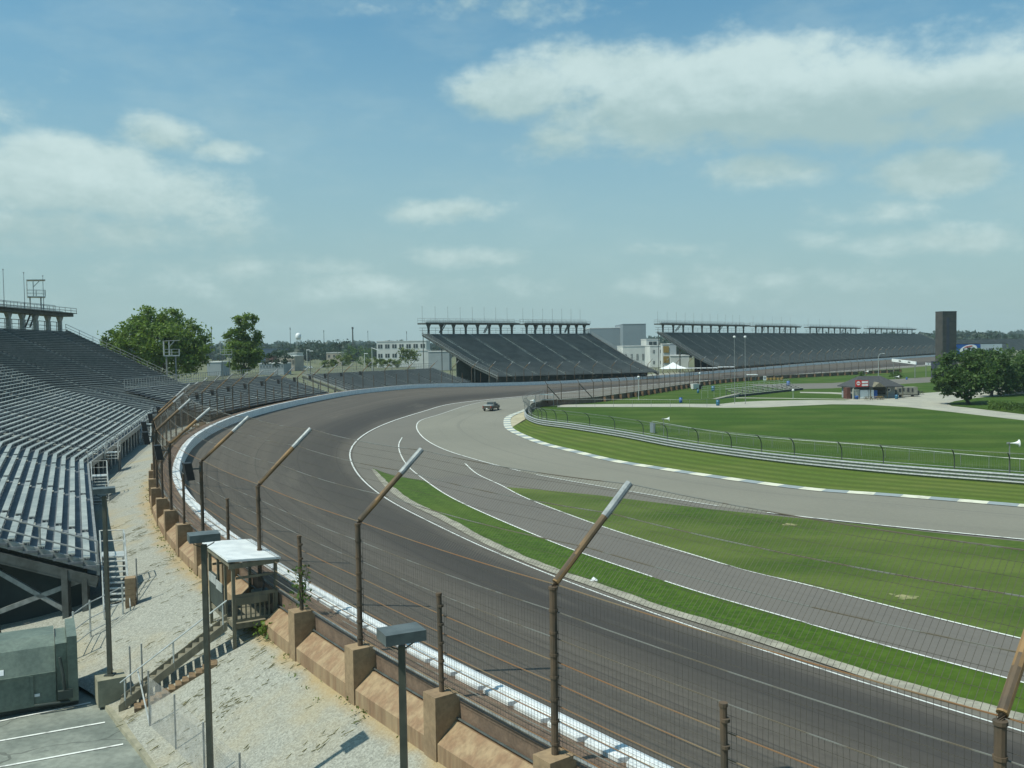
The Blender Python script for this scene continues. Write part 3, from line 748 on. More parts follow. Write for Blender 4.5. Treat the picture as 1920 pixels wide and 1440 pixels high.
# loudspeakers hung on the fence posts
ORD = ['first', 'second', 'third', 'fourth', 'fifth', 'sixth', 'seventh', 'eighth', 'ninth', 'tenth', 'eleventh', 'twelfth', 'thirteenth', 'fourteenth', 'fifteenth', 'sixteenth', 'seventeenth', 'eighteenth', 'nineteenth', 'twentieth', 'twenty-first', 'twenty-second', 'twenty-third', 'twenty-fourth']
ki = 0; base_sp = None
sp_list = [d for d in talls if d > talls[0]+4*9.6+20 and d < 235]
for d in talls:
    if d < s_ref+3*9.6-.5 or d > 245: continue
    b, kk, tip = TIPS[d]; nv_ = W.left(d); t = W.tan(d)
    if base_sp is None:
        base_sp = thing('loudspeaker', (0, 0, 0), 'x', 'loudspeaker', 'black loudspeakers along the catch fence')
        mb = MB(); mb.hexa([(-.2, -.27, -.42), (.16, -.27, -.42), (.16, .27, -.42), (-.2, .27, -.42)], [(-.06, -.27, .42), (.3, -.27, .42), (.3, .27, .42), (-.06, .27, .42)])
        mb.build('cabinet', M['black'], base_sp)
        mb = MB(); mb.bar((-.52, 0, .1), (.05, 0, .1), .07, .07); mb.bar((-.5, 0, -.05), (-.5, 0, .25), .16, .1); mb.build('bracket', M['steel_dark'], base_sp)
        sp = base_sp
    else: sp = copy_tree(base_sp)
    c = kk+nv_*.55-Vector((0, 0, .45)); sp.location = c
    sp.rotation_euler = (0, 0, math.atan2(nv_.y, nv_.x))
    if ki == 0: lb = 'black box loudspeaker on the leaning fence post behind the booth, largest in view'
    elif ki == 1: lb = 'black box loudspeaker beside the stair end of the wall, second largest on the fence'
    else: lb = 'small black loudspeaker on the catch fence, %s along counting from the booth' % ORD[ki]
    sp['label'] = lb; ki += 1
    if ki >= 24: break

# climbing weed on a short fence post, weed at the wall foot
def weed(name, c, r, h, n, label, mat, size=.09, lean=(0, 0)):
    t = thing(name, c, label, 'plant'); mb = MB(); g = random.Random(n)
    for i in range(7):
        a_ = g.uniform(0, 6.28); q = c+Vector((math.cos(a_)*r*.7, math.sin(a_)*r*.7, h*g.uniform(.5, 1)))
        mb.tube([c, c.lerp(q, .5)+Vector((0, 0, h*.15)), q], .008, 4)
    mb.build('stem', M['straw'], t); mb = MB()
    for i in range(n):
        p = c+Vector((g.gauss(0, r*.5), g.gauss(0, r*.5), g.uniform(.05, 1)*h)); leafq(mb, p, size*g.uniform(.6, 1.3), g)
    mb.build('leaves', mat, t); return t
def leafq(mb, p, s, g, flat_=0.0):
    a_ = Vector((g.gauss(0, 1), g.gauss(0, 1), g.gauss(0, 1)*(1-flat_))).normalized(); b_ = a_.cross(Vector((g.gauss(0, 1), g.gauss(0, 1), g.gauss(0, 1)))).normalized()
    mb.face([p-a_*s, p+b_*s*.55, p+a_*s, p-b_*s*.55])
shorts = [d for d, t in d_posts if not t]
ds = min(shorts, key=lambda d: abs(d-(s_ref+3*SP)))
b_s = TIPS[ds][0]
weed('climbing_vine', b_s+Vector((0, 0, .05)), .42, 1.5, 190, 'leafy vine climbing the short rusty fence post right of the booth', M['leaf_mid'], .075)
pw = W.at(s_booth-2.2)+W.left(s_booth-2.2)*2.2; pw.z = bank_z(pw.x, pw.y)
weed('roadside_weed', pw, .35, .6, 90, 'bright green weed at the wall foot beside the booth', M['leaf_bright'], .1)

# ------------------------------------------------------------------ lamp posts of the yard
def lamp(px_top, py_top, base, label, block=False):
    x, y, z = base; hh = 0
    top = PD(px_top, py_top, y); zt = top.z
    t = thing('lamp_post', (x, y, z), label, 'lamp post', 'lamp posts of the service yard')
    mb = MB(); zb = z
    if block:
        mb.box((x, y, z+.45), (1.0, 1.0, 1.0), .55); mb.build('concrete_base', M['kerb_stone'], t); mb = MB(); zb = z+.95
    mb.hexa([(x-.075, y-.075, zb), (x+.075, y-.075, zb), (x+.075, y+.075, zb), (x-.075, y+.075, zb)], [(x-.062, y-.062, zt-.3), (x+.062, y-.062, zt-.3), (x+.062, y+.062, zt-.3), (x-.062, y+.062, zt-.3)])
    mb.box((x, y, zb+.02), (.34, .34, .05)); mb.build('pole', M['lamp_pole'], t)
    mb = MB(); a_ = .45
    mb.box((x, y, zt-.09), (.78, .56, .2), a_); mb.build('lamp_head', M['lamp_head'], t)
    mb = MB(); c_, s_ = math.cos(a_), math.sin(a_)
    for sx in (-.26, .26):
        mb.tube([(x+c_*sx, y+s_*sx, zt-.19), (x+c_*sx, y+s_*sx, zt-.27), (x+c_*sx*.3, y+s_*sx*.3, zt-.36), (x, y, zt-.4)], .014, 6)
    mb.build('yoke', M['lamp_pole'], t)
    return t
z1 = .9
b1 = P(397, 1530, z1); b1.z = bank_z(b1.x, b1.y)-.02; lamp(378, 1000, b1, 'dark lamp post with flat box head standing left of the white-roofed booth')
b2 = P(768, 1960, .2); b2.z = .1
lamp(761, 1180, b2, 'nearest dark lamp post with flat box head in front of the tan wall pedestals')
b3 = P(207, 1285, .7); b3.z = .15
lamp(190, 915, b3, 'thin dark lamp post standing on a tan concrete block by the metal stairs', True)

# ------------------------------------------------------------------ observer booth hanging over the bank
nb = W.left(s_booth); tb = W.tan(s_booth); ob = W.at(s_booth)
def bq(s, u, z): return ob+tb*s+nb*u+Vector((0, 0, z-ob.z))
U0, U1, S0, S1, ZF, ZR = 1.62, 3.25, -1.65, 1.95, 2.95, 5.45
bz = bank_z(bq(0, 3, 0).x, bq(0, 3, 0).y)
booth = thing('observer_booth', bq(0, 2.2, bz), 'small open timber booth with flat white roof beside the trackside wall', 'booth')
def bbox(mb, s0, s1, u0, u1, z0, z1, mi=0):
    mb.hexa([bq(s0, u0, z0), bq(s1, u0, z0), bq(s1, u1, z0), bq(s0, u1, z0)][::-1], [bq(s0, u0, z1), bq(s1, u0, z1), bq(s1, u1, z1), bq(s0, u1, z1)][::-1], mi)
mb = MB()
zz0, zz1 = ZR+.02, ZR-.12
mb.hexa([bq(S0-.25, U0-.15, zz1-.05), bq(S1+.2, U0-.15, zz1-.05), bq(S1+.2, U1+.25, zz0-.05), bq(S0-.25, U1+.25, zz0-.05)][::-1],
        [bq(S0-.25, U0-.15, zz1+.03), bq(S1+.2, U0-.15, zz1+.03), bq(S1+.2, U1+.25, zz0+.03), bq(S0-.25, U1+.25, zz0+.03)][::-1])
for i in range(17):
    s = S0-.2+(S1-S0+.35)*i/16; mb.bar(bq(s, U0-.14, zz1+.036), bq(s, U1+.24, zz0+.036), .03, .016)
mb.build('roof', M['white'], booth)
mb = MB(); bbox(mb, S0-.2, S0-.12, U0-.1, U1+.2, ZR-.32, ZR-.14); bbox(mb, S1+.07, S1+.15, U0-.1, U1+.2, ZR-.32, ZR-.14)
bbox(mb, S0-.1, S1+.05, U1+.1, U1+.18, ZR-.25, ZR-.06); mb.build('roof_beam', M['wood'], booth)
for s, u in ((S0, U0), (S1, U0), (S0, U1), (S1, U1)):
    mb = MB(); zb = min(bank_z(bq(s, u, 0).x, bq(s, u, 0).y), 2.9)-.2; bbox(mb, s-.06, s+.06, u-.06, u+.06, zb, ZR-.1); mb.build('post', M['wood'], booth)
for s in (-.5, .6):
    mb = MB(); bbox(mb, s-.045, s+.045, U1-.04, U1+.05, ZF, ZR-.05); mb.build('stud', M['wood'], booth)
mb = MB(); bbox(mb, S0, S1, U0, U1, ZF-.2, ZF)
mb.build('floor', M['wood'], booth)
mb = MB()
bbox(mb, S0-.07, S0-.03, U0+.05, U1-.05, ZF+1.0, ZF+1.14); bbox(mb, S0-.07, S0-.03, U0+.05, U1-.05, ZF+.08, ZF+.18)
for i in range(9):
    u = U0+.1+(U1-U0-.2)*i/8; bbox(mb, S0-.025, S0+.02, u-.025, u+.025, ZF+.1, ZF+1.05)
bbox(mb, S0-.09, S0+.0, U0+.35, U1-.05, ZF+.72, ZF+1.0)
mb.build('balustrade', M['wood'], booth)
mb = MB(); bbox(mb, .65, S1-.07, U1-.05, U1+.03, ZF+.1, ZF+1.35); bbox(mb, -.45, .55, U1+.06, U1+.09, ZF+.15, ZF+1.25); mb.build('side_panel', M['comp_dark'], booth)
mb = MB(); bbox(mb, -.4, .5, U1+.1, U1+.13, ZF+.95, ZF+1.3); bbox(mb, .7, S1-.1, U1+.06, U1+.09, ZF+1.0, ZF+1.35); mb.build('notice_board', M['steel_pale'], booth)
mb = MB(); bbox(mb, S0+.06, S0+.75, U0+.15, U0+.75, ZF+.55, ZF+1.05); mb.build('cabinet', M['comp_dark'], booth)
mb = MB(); mb.tube([bq(S0+.1, U0+.5, ZF+1.0), bq(S0+.12, U0+.42, ZF+1.4), bq(S0+.15, U0+.55, ZF+1.75), bq(S0+.2, U0+.6, ZF+2.0)], .045, 8); mb.build('cable_duct', M['black'], booth)
mb = MB(); mb.bar(bq(S0+.02, U0+.1, ZF+1.75), bq(S0+.02, U1-.1, ZF+1.75), .05, .09); mb.bar(bq(S1, U0+.1, ZF+1.6), bq(S1, U1-.1, ZF+1.6), .05, .09); mb.build('cross_rail', M['wood'], booth)

# timber steps from the yard up to the booth
bt = P(225, 1322, .25); bt.z = .22
tp = bq(S0+.45, U1+.15, ZF-.02)
steps = thing('timber_steps', bt, 'straight timber steps with pale handrail climbing the gravel to the booth', 'steps')
dv = (tp-bt); dh = Vector((dv.x, dv.y, 0)).normalized(); sd = Vector((-dh.y, dh.x, 0)); ns = 15
for sgn, nm in ((.5, 'stringer'), (-.5, 'stringer')):
    mb = MB(); o = sd*sgn
    mb.hexa([bt+o-sd*.03-Vector((0, 0, .12)), tp+o-sd*.03-Vector((0, 0, .12)), tp+o+sd*.03-Vector((0, 0, .12)), bt+o+sd*.03-Vector((0, 0, .12))],
            [bt+o-sd*.03+Vector((0, 0, .2)), tp+o-sd*.03+Vector((0, 0, .2)), tp+o+sd*.03+Vector((0, 0, .2)), bt+o+sd*.03+Vector((0, 0, .2))])
    mb.build(nm, M['wood'], steps)
mb = MB()
for i in range(ns):
    c = bt.lerp(tp, (i+.5)/ns); p0, p1 = c-sd*.47, c+sd*.47
    mb.hexa([p0-dh*.13, p1-dh*.13, p1+dh*.13, p0+dh*.13][::-1], [p0-dh*.13+Vector((0, 0, .04)), p1-dh*.13+Vector((0, 0, .04)), p1+dh*.13+Vector((0, 0, .04)), p0+dh*.13+Vector((0, 0, .04))][::-1])
mb.build('treads', M['wood'], steps)
mb = MB()
o = -sd*.5
for t in (.06, .5, .96):
    p = bt.lerp(tp, t)+o; mb.bar(p, p+Vector((0, 0, 1.0)), .05)
mb.tube([bt.lerp(tp, .02)+o+Vector((0, 0, .98)), tp+o+Vector((0, 0, 1.0))], .03, 6); mb.build('handrail', M['steel_pale'], steps)
mb = MB(); g = random.Random(2)
for i in range(12):
    t = .18+.74*i/12; c = bt.lerp(tp, t)-sd*.78; c.z = bank_z(c.x, c.y)
    mb.box((c.x, c.y, c.z+.02), (.3, .62, .14), math.atan2(dh.y, dh.x)+g.uniform(-.1, .1))
mb.build('old_step_blocks', M['wood_rust'], steps)

# chain link fence on the gravel above the kerb
lf_px = [((262, 1207), (268, 1308)), ((243, 1212), (246, 1310)), ((278, 1258), (281, 1362)), ((324, 1302), (330, 1405)), ((378, 1354), (384, 1462)), ((446, 1412), (452, 1522)), ((527, 1478), (534, 1592))]
lk = thing('chain_link_fence', P(281, 1362, .4), 'low chain link fence with thin grey posts on the gravel near the kerb', 'fence')
feet = []
for i, (tp_, bt_) in enumerate(lf_px):
    b = P(bt_[0], bt_[1], .4); b.z = bank_z(b.x, b.y); b = P(bt_[0], bt_[1], b.z)
    top = PD(tp_[0], tp_[1], b.y); h = max(1.3, min(2.2, top.z-b.z)); feet.append((b, h))
    mb = MB(); mb.tube([b-Vector((0, 0, .1)), b+Vector((0, 0, h))], .033, 6); mb.build('post', M['steel'], lk)
mb = MB(); mb.tube([feet[2][0]+Vector((0, 0, .05)), feet[0][0]*.2+P(256, 1262, 1.2)*.8+Vector((0, 0, .3))], .03, 6); mb.build('brace', M['steel_pale'], lk)
for (b0, h0), (b1_, h1) in zip([feet[2]]+feet[3:-1], feet[3:]):
    mb = MB(); L_ = (b1_-b0).length; nn = int(L_/.085); hh = min(h0, h1)-.05
    for i in range(-int(hh/.085), nn):
        for sg in (1, -1):
            x0 = i*.085; pts = []
            s0 = max(0, x0); s1 = min(L_, x0+hh)
            if s1 <= s0: continue
            z0, z1_ = s0-x0, s1-x0
            if sg < 0: z0, z1_ = hh-z0, hh-z1_
            p0 = b0.lerp(b1_, s0/L_)+Vector((0, 0, z0)); p1 = b0.lerp(b1_, s1/L_)+Vector((0, 0, z1_))
            mb.tube([p0, p1], .0028, 3, cap=False)
    mb.build('mesh_panel', M['steel'], lk)

# green waste compactor in the yard
c0 = P(148, 1318, .1); dirx = Vector((2.3, 1.2, 0)).normalized(); dy = Vector((-dirx.y, dirx.x, 0))
comp = thing('waste_compactor', (c0.x, c0.y, 0), 'long green steel waste compactor container parked below the open stand end', 'compactor')
def cq(l, w, z): return Vector((c0.x, c0.y, 0))-dirx*l+dy*w+Vector((0, 0, z))
def cbox(mb, l0, l1, w0, w1, z0, z1, mi=0):
    mb.hexa([cq(l0, w0, z0), cq(l1, w0, z0), cq(l1, w1, z0), cq(l0, w1, z0)][::-1] if False else [cq(l1, w0, z0), cq(l0, w0, z0), cq(l0, w1, z0), cq(l1, w1, z0)],
            [cq(l1, w0, z1), cq(l0, w0, z1), cq(l0, w1, z1), cq(l1, w1, z1)], mi)
mb = MB()
pr = [(0, .25), (0, 1.45), (.42, 2.32), (1.2, 2.55), (2.4, 2.55), (2.4, .25)]
vs = [cq(.75, w, z) for w, z in pr]+[cq(8.5, w, z) for w, z in pr]; k = len(pr)
mb.mesh(vs, [tuple(range(k)), tuple(range(2*k-1, k-1, -1))]+[(i, i+k, (i+1) % k+k, (i+1) % k) for i in range(k)])
mb.build('body', M['comp'], comp)
mb = MB()
cbox(mb, .35, .73, .1, 2.3, .3, 2.45); cbox(mb, .0, .34, -.12, 2.5, .25, 2.72); mb.build('end_frame', M['comp'], comp)
mb = MB()
for w in (.25, 2.0): cbox(mb, -.0, 8.5, w, w+.18, .03, .245)
mb.build('skid', M['comp_dark'], comp)
mb = MB()
for l in (1.5, 2.9, 4.3, 5.7): cbox(mb, l, l+.1, -.07, -.003, .3, 1.42)
cbox(mb, .76, 8.4, -.05, -.003, 1.40, 1.47); mb.build('rib', M['comp'], comp)
mb = MB(); cbox(mb, .2, .7, -.3, -.122, .45, .75); mb.tube([cq(.45, -.2, .4), cq(.5, -.22, 1.3), cq(.6, -.14, 2.0)], .06, 8); mb.tube([cq(.3, -.24, .3), cq(1.5, -.2, .35)], .05, 8)
mb.build('hydraulic_ram', M['comp_dark'], comp)
mb = MB(); cbox(mb, 2.38, 2.66, .02, .03, 1.66, 1.66+.001)
mb = MB(); mb.hexa([cq(2.7, .05, 1.58), cq(2.45, .05, 1.58), cq(2.45, .09, 1.58), cq(2.7, .09, 1.58)], [cq(2.7, .12, 1.76), cq(2.45, .12, 1.76), cq(2.45, .16, 1.76), cq(2.7, .16, 1.76)]); mb.build('label_plate', M['white'], comp)
mb = MB(); cbox(mb, 1.3, 1.48, -.03, -.004, .62, .72); mb.build('label_plate', M['white'], comp)

# ------------------------------------------------------------------ grandstands
def unit2(v): v = Vector((v[0], v[1], 0)); return v.normalized()
def stand(name, label, front, dirs, prof, nrow, mats, ground=0.2, aisle=11.0, brackets=False, rails=(), ncol=None, xbrace=False, group=None, fascia=.5, cat='grandstand', bench_w=.315, step=True, col_u=None):
    """front: plan points with level, dirs: outward run per point, prof: [(u, dz)] of the slope"""
    front = [Vector(p) for p in front]; dirs = [Vector((d[0], d[1], 0)) for d in dirs]
    c = front[0]; t = thing(name, (c.x, c.y, ground), label, cat, group)
    depth = prof[-1][0]; pitch = depth/nrow
    def zu(u):
        for (u0, z0), (u1, z1) in zip(prof, prof[1:]):
            if u <= u1: return z0+(z1-z0)*(u-u0)/(u1-u0)
        return prof[-1][1]
    def at(f, u, dz=0.0):                                    # f: position along the front in segments
        i = min(len(front)-2, int(f)); s = f-i
        p = front[i].lerp(front[i+1], s); d = dirs[i].lerp(dirs[i+1], s)
        return p+d*u+Vector((0, 0, dz))
    nseg = len(front)-1
    # stepped footboards
    mb = MB(); mdk, mst = mats[1], mats[0]
    for k in range(nseg):
        for r in range(nrow):
            u0, u1 = r*pitch, (r+1)*pitch; z = zu(u0); zn = zu(u1) if r < nrow-1 else z
            mb.face([at(k, u0, z), at(k+1, u0, z), at(k+1, u1, z), at(k, u1, z)])
            if r < nrow-1: mb.face([at(k, u1, z), at(k+1, u1, z), at(k+1, u1, zn), at(k, u1, zn)])
            mb.face([at(k, u0, z-.12), at(k, u1, z-.12), at(k+1, u1, z-.12), at(k+1, u0, z-.12)])
            if r == 0: mb.face([at(k, u0, z-.12), at(k+1, u0, z-.12), at(k+1, u0, z), at(k, u0, z)])
        for kk in ((0,) if k == 0 else ())+((nseg,) if k == nseg-1 else ()):
            for r in range(nrow):
                u0, u1 = r*pitch, (r+1)*pitch; z = zu(u0)
                mb.face([at(kk, u0, z-.12), at(kk, u1, z-.12), at(kk, u1, z), at(kk, u0, z)])
    mb.build('footboards', mdk, t)
    # aisles
    ais = []
    for k in range(nseg):
        L_ = (front[k+1]-front[k]).length; m = max(1, int(round(L_/aisle)))
        for j in range(m): ais.append(k+(j+.5)/m)
    gap = .42 if brackets else .44
    for r in range(nrow):
        u = r*pitch+pitch*.52; z = zu(r*pitch)+.42
        mb = MB()
        cuts = []
        for k in range(nseg):
            L_ = (front[k+1]-front[k]).length; f0 = k
            for a_ in [x for x in ais if k <= x < k+1]:
                cuts.append((f0, a_-gap/L_)); f0 = a_+gap/L_
            cuts.append((f0, k+1-.0001))
        for f0, f1 in cuts:
            p = [at(f0, u, z), at(f1, u, z), at(f1, u+bench_w, z), at(f0, u+bench_w, z)]
            dn = Vector((0, 0, -.055)); mb.hexa([q+dn for q in p], p)
        mb.build('bench', mst, t)
    if brackets:
        mb = MB()
        for k in range(nseg):
            L_ = (front[k+1]-front[k]).length; m = int(L_/1.5)
            for r in range(nrow):
                u = r*pitch+pitch*.52; z = zu(r*pitch)
                for j in range(m if k < 2 and r < 30 else 0):
                    p = at(k+(j+.5)/m, u+.06, z); q = at(k+(j+.5)/m, u+.10, z+.365)
                    mb.bar(p, q, .07, .05)
        mb.build('bench_brackets', M['steel_pale'], t)
    if step:
        for a_ in ais:
            mb = MB(); i = min(nseg-1, int(a_)); L_ = (front[i+1]-front[i]).length; w_ = .32 if brackets else .42; pr_ = []
            for r in range(nrow-1):
                u1 = (r+1)*pitch; z = zu(r*pitch); h = (zu(u1)-z)*.5
                pr_ += [(r*pitch+.004, z+.02, 1), (u1-.36, z+.02, 0), (u1-.36, z+h, 0), (u1-.012, z+h, 1), (u1-.012, zu(u1)+.02, 1)]
            for (ua, za, m_), (ub, zb, _) in zip(pr_, pr_[1:]):
                f0, f1 = a_-w_/L_, a_+w_/L_
                mb.face([at(f0, ua, za), at(f0, ub, zb), at(f1, ub, zb), at(f1, ua, za)][::-1], m_)
            mb.build('aisle_steps', [M['step_pale' if brackets else 'far_step'], mdk], t)
    # frame below: columns, raker beams and ties
    uu = col_u or [.5, depth*.33, depth*.66, depth-.4]
    mr = MB(); tot_ = sum((front[k+1]-front[k]).length for k in range(nseg)); sp_ = max(6.0, tot_*len(uu)/90)
    for k in range(nseg):
        L_ = (front[k+1]-front[k]).length; m = max(1, int(L_/sp_))
        for j in range(m+1 if k == nseg-1 else m):
            f = k+j/m-(.0005 if j == m else 0)
            f = min(nseg-.004, max(.004, f))
            for u in uu:
                top = at(f, u, zu(u)-.8); mb = MB(); mb.bar(Vector((top.x, top.y, ground-.3)), top, .26); mb.build('column', M['steel_dark'], t)
            pu = [0]+[u for u, z in prof[1:-1]]+[depth]
            for ua, ub in zip(pu, pu[1:]): mr.bar(at(f, ua+.02, zu(ua)-.82), at(f, ub-.02, zu(ub)-.82), .22, .5)
    mr.build('raker_beams', M['steel_dark'], t)
    if xbrace:
        for f in (.012, .5, .97):
            mb = MB()
            for ua, ub in zip(uu, uu[1:]):
                za, zb = at(f, ua, zu(ua)-.9), at(f, ub, zu(ub)-.9)
                ga, gb = Vector((za.x, za.y, ground+.2)), Vector((zb.x, zb.y, ground+.2))
                mb.bar(za, gb, .16, .22); mb.bar(ga, zb, .16, .22)
            mb.build('cross_brace', M['steel'], t)
    # rails up the open ends and along the back
    for f in rails:
        mb = MB(); m = int(depth/2.6)
        for j in range(m+1):
            u = depth*j/m; mb.bar(at(f, u, zu(u)-.2), at(f, u, zu(u)+1.15), .07)
        pu = [u for u, z in prof]
        for h in (.55, 1.12):
            mb.tube([at(f, u, zu(u)+h) for u in pu], .045, 5)
        mb.bar(at(f, 0, zu(0)-.1), at(f, depth, zu(depth)-.1), .12, .4) if len(prof) == 2 else [mb.bar(at(f, ua, zu(ua)-.1), at(f, ub, zu(ub)-.1), .12, .4) for ua, ub in zip(pu, pu[1:])]
        mb.build('end_railing', M['steel'], t)
    t_at = lambda f, u, dz=0: at(f, u, zu(u)+dz)
    return t, t_at
def undercroft(t, t_at, f0, f1, u, zb, n_=1):  # added dark panels that stand in for the shade below the seating
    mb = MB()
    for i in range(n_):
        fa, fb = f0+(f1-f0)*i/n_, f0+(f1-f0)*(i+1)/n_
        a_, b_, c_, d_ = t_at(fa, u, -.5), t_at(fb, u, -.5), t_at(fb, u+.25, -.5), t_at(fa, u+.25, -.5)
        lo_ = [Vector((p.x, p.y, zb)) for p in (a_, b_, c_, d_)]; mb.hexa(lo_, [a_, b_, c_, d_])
    mb.build('added_shade_panel', M['undershade'], t)
def back_rail(t, t_at, f0, f1, depth, h=1.2, step=.08, mat='steel', dz=0):
    mb = MB(); n_ = max(2, int((f1-f0)/step))
    for j in range(n_+1):
        f = f0+(f1-f0)*j/n_; mb.bar(t_at(f, depth, -.3+dz), t_at(f, depth, h+dz), .08)
    for hh in (.5, h): mb.tube([t_at(f0+(f1-f0)*j/n_, depth, hh+dz) for j in range(n_+1)], .045, 5)
    mb.build('back_railing', M[mat], t)
def upper_deck(t, t_at, f0, f1, depth, ncol_, hcol, mast_n, mast_h, wid=3.6, flare=True, tint='steel', name='suite_deck'):
    """raised promenade on flared columns over the last row"""
    q = lambda f, du, dz: t_at(f, depth, 0)+(t_at(f, depth, 0)-t_at(f, depth-1, 0)).to_2d().to_3d().normalized()*du+Vector((0, 0, dz))
    dk = MB()
    lo_ = [q(f0, -1.6, hcol), q(f1, -1.6, hcol), q(f1, wid-1.6, hcol), q(f0, wid-1.6, hcol)]
    dk.hexa(lo_, [p+Vector((0, 0, .55)) for p in lo_])
    lo_ = [q(f0, -2.3, hcol+.56), q(f1, -2.3, hcol+.56), q(f1, -1.5, hcol+.56), q(f0, -1.5, hcol+.56)]
    dk.hexa(lo_, [p+Vector((0, 0, .12)) for p in lo_])
    deck = dk.build(name, M['steel_dark'], t)
    for j in range(ncol_):
        f = f0+(f1-f0)*(j+.5)/ncol_; mb = MB(); w_ = .28
        a_ = (q(min(f+.02, f1), 0, 0)-q(max(f-.02, f0), 0, 0)).to_2d().to_3d().normalized()
        for z0, z1, r0, r1 in ((-.6, hcol*.62, .3, .3), (hcol*.62, hcol-.01, .3, .85)):
            b0 = q(f, 0, z0); b1 = q(f, 0, z1); n_ = Vector((-a_.y, a_.x, 0))
            mb.hexa([b0-a_*r0-n_*.3, b0+a_*r0-n_*.3, b0+a_*r0+n_*.3, b0-a_*r0+n_*.3], [b1-a_*r1-n_*.3, b1+a_*r1-n_*.3, b1+a_*r1+n_*.3, b1-a_*r1+n_*.3])
        mb.build('deck_column', M['steel_dark'] if tint == 'steel' else M['steel'], t)
    mb = MB(); n_ = max(4, ncol_*2)
    for du, top in ((-2.2, .95), (wid-1.7, 1.6)):
        for j in range(n_+1):
            f = f0+(f1-f0)*j/n_; mb.bar(q(f, du, hcol+.5), q(f, du, hcol+.6+top), .07)
        for hh in (top*.5, top): mb.tube([q(f0+(f1-f0)*j/n_, du, hcol+.6+hh) for j in range(n_+1)], .05, 5)
    mb.build('deck_railing', M['steel'], t)
    mb = MB()
    for du, z in ((-.9, .75), (0, 1.0)):
        p = [q(f0+(f1-f0)*.02, du, hcol+z), q(f1-(f1-f0)*.02, du, hcol+z), q(f1-(f1-f0)*.02, du+.5, hcol+z), q(f0+(f1-f0)*.02, du+.5, hcol+z)]
        mb.hexa(p, [v+Vector((0, 0, .08)) for v in p])
    mb.build('deck_bench', M['steel_pale'], t)
    # rail behind the columns and stair runs up to the deck
    mb = MB()
    for j in range(ncol_*2):
        f = f0+(f1-f0)*(j+.5)/(ncol_*2); mb.bar(q(f, 1.2, -.3), q(f, 1.2, hcol*.62), .09)
    mb.tube([q(f0, 1.2, hcol*.6), q(f1, 1.2, hcol*.6)], .06, 5); mb.tube([q(f0, 1.2, hcol*.3), q(f1, 1.2, hcol*.3)], .05, 5)
    mb.build('rear_railing', M['steel_dark'], t)
    for fr_ in (.16, .62):
        f = f0+(f1-f0)*fr_; g_ = (f1-f0)*.05; mb = MB()
        for du in (-1.1, -.3): mb.bar(q(f, du, .1), q(f+g_, du, hcol+.1), .1, .35)
        for i in range(8): mb.bar(q(f+g_*i/8, -1.1, hcol*i/8+.1), q(f+g_*i/8, -.3, hcol*i/8+.1), .28, .05)
        mb.build('deck_stair', M['steel_dark'], t)
    for j in range(mast_n):
        f = f0+(f1-f0)*(j+.35)/mast_n; mb = MB(); p = q(f, wid-1.75, hcol+.3)
        mb.tube([p, p+Vector((0, 0, mast_h*.6)), p+Vector((0, 0, mast_h))], .07, 5, r2=.045); mb.tube([p+Vector((0, 0, mast_h-.05)), p+Vector((0, 0, mast_h+.12))], .12, 6)
        mb.build('mast', M['galv'], t)
    return q

# the near curved stand on the left
b0 = Vector((-19.7, 43.0, 0)); b1v = P(165, 870, 3.6); b2v = P(288, 776, 4.2); b3v = P(455, 751, 3.65)
def leftn(p, q): v = (q-p); return unit2((-v.y, v.x))
nA, nB, nC = leftn(b0, b1v), leftn(b1v, b2v), leftn(b2v, b3v)
def miter(a_, b_): m = (a_+b_); return m*(1/(1+a_.dot(b_)))
front = [Vector((b0.x, b0.y, 3.3)), Vector((b1v.x, b1v.y, 3.6)), Vector((b2v.x, b2v.y, 4.1)), Vector((b3v.x, b3v.y, 3.65))]
dirs = [Vector((-.985, -.10, 0)), miter(nA, nB), miter(nB, nC), Vector((-.99, .02, 0))]
prof = [(0, 0), (12, 3.6), (34, 14.0)]
st1, at1 = stand('curved_grandstand', 'large curved grandstand of pale aluminium bench rows at the left edge', front, dirs, prof, 50, (M['alum'], M['deckm']), ground=.3, aisle=16, brackets=True, rails=(.004, 2.996), xbrace=True, col_u=[.6, 6.5, 13, 23, 33.4])
upper_deck(st1, at1, 2.18, 2.995, 34, 9, 2.5, 6, 7.2, tint='grey')
mb = MB()                                                   # walkway edge along the front
for k in range(3):
    a_, b_ = front[k], front[k+1]; mb.bar(a_+Vector((0, 0, -.22)), b_+Vector((0, 0, -.22)), .14, .5)
mb.build('front_beam', M['steel'], st1)
mb = MB()
for k in (1, 2):
    n_ = int((front[k+1]-front[k]).length/2.6)
    for j in range(n_+1):
        p = front[k].lerp(front[k+1], j/n_); mb.bar(p, p+Vector((0, 0, 1.05)), .06)
        mb.bar(p+Vector((0, 0, -.4)), Vector((p.x, p.y, .2)), .14)
    for h in (.55, 1.05): mb.tube([front[k]+Vector((0, 0, h)), front[k+1]+Vector((0, 0, h))], .035, 5)
mb.build('front_railing', M['steel_pale'], st1)
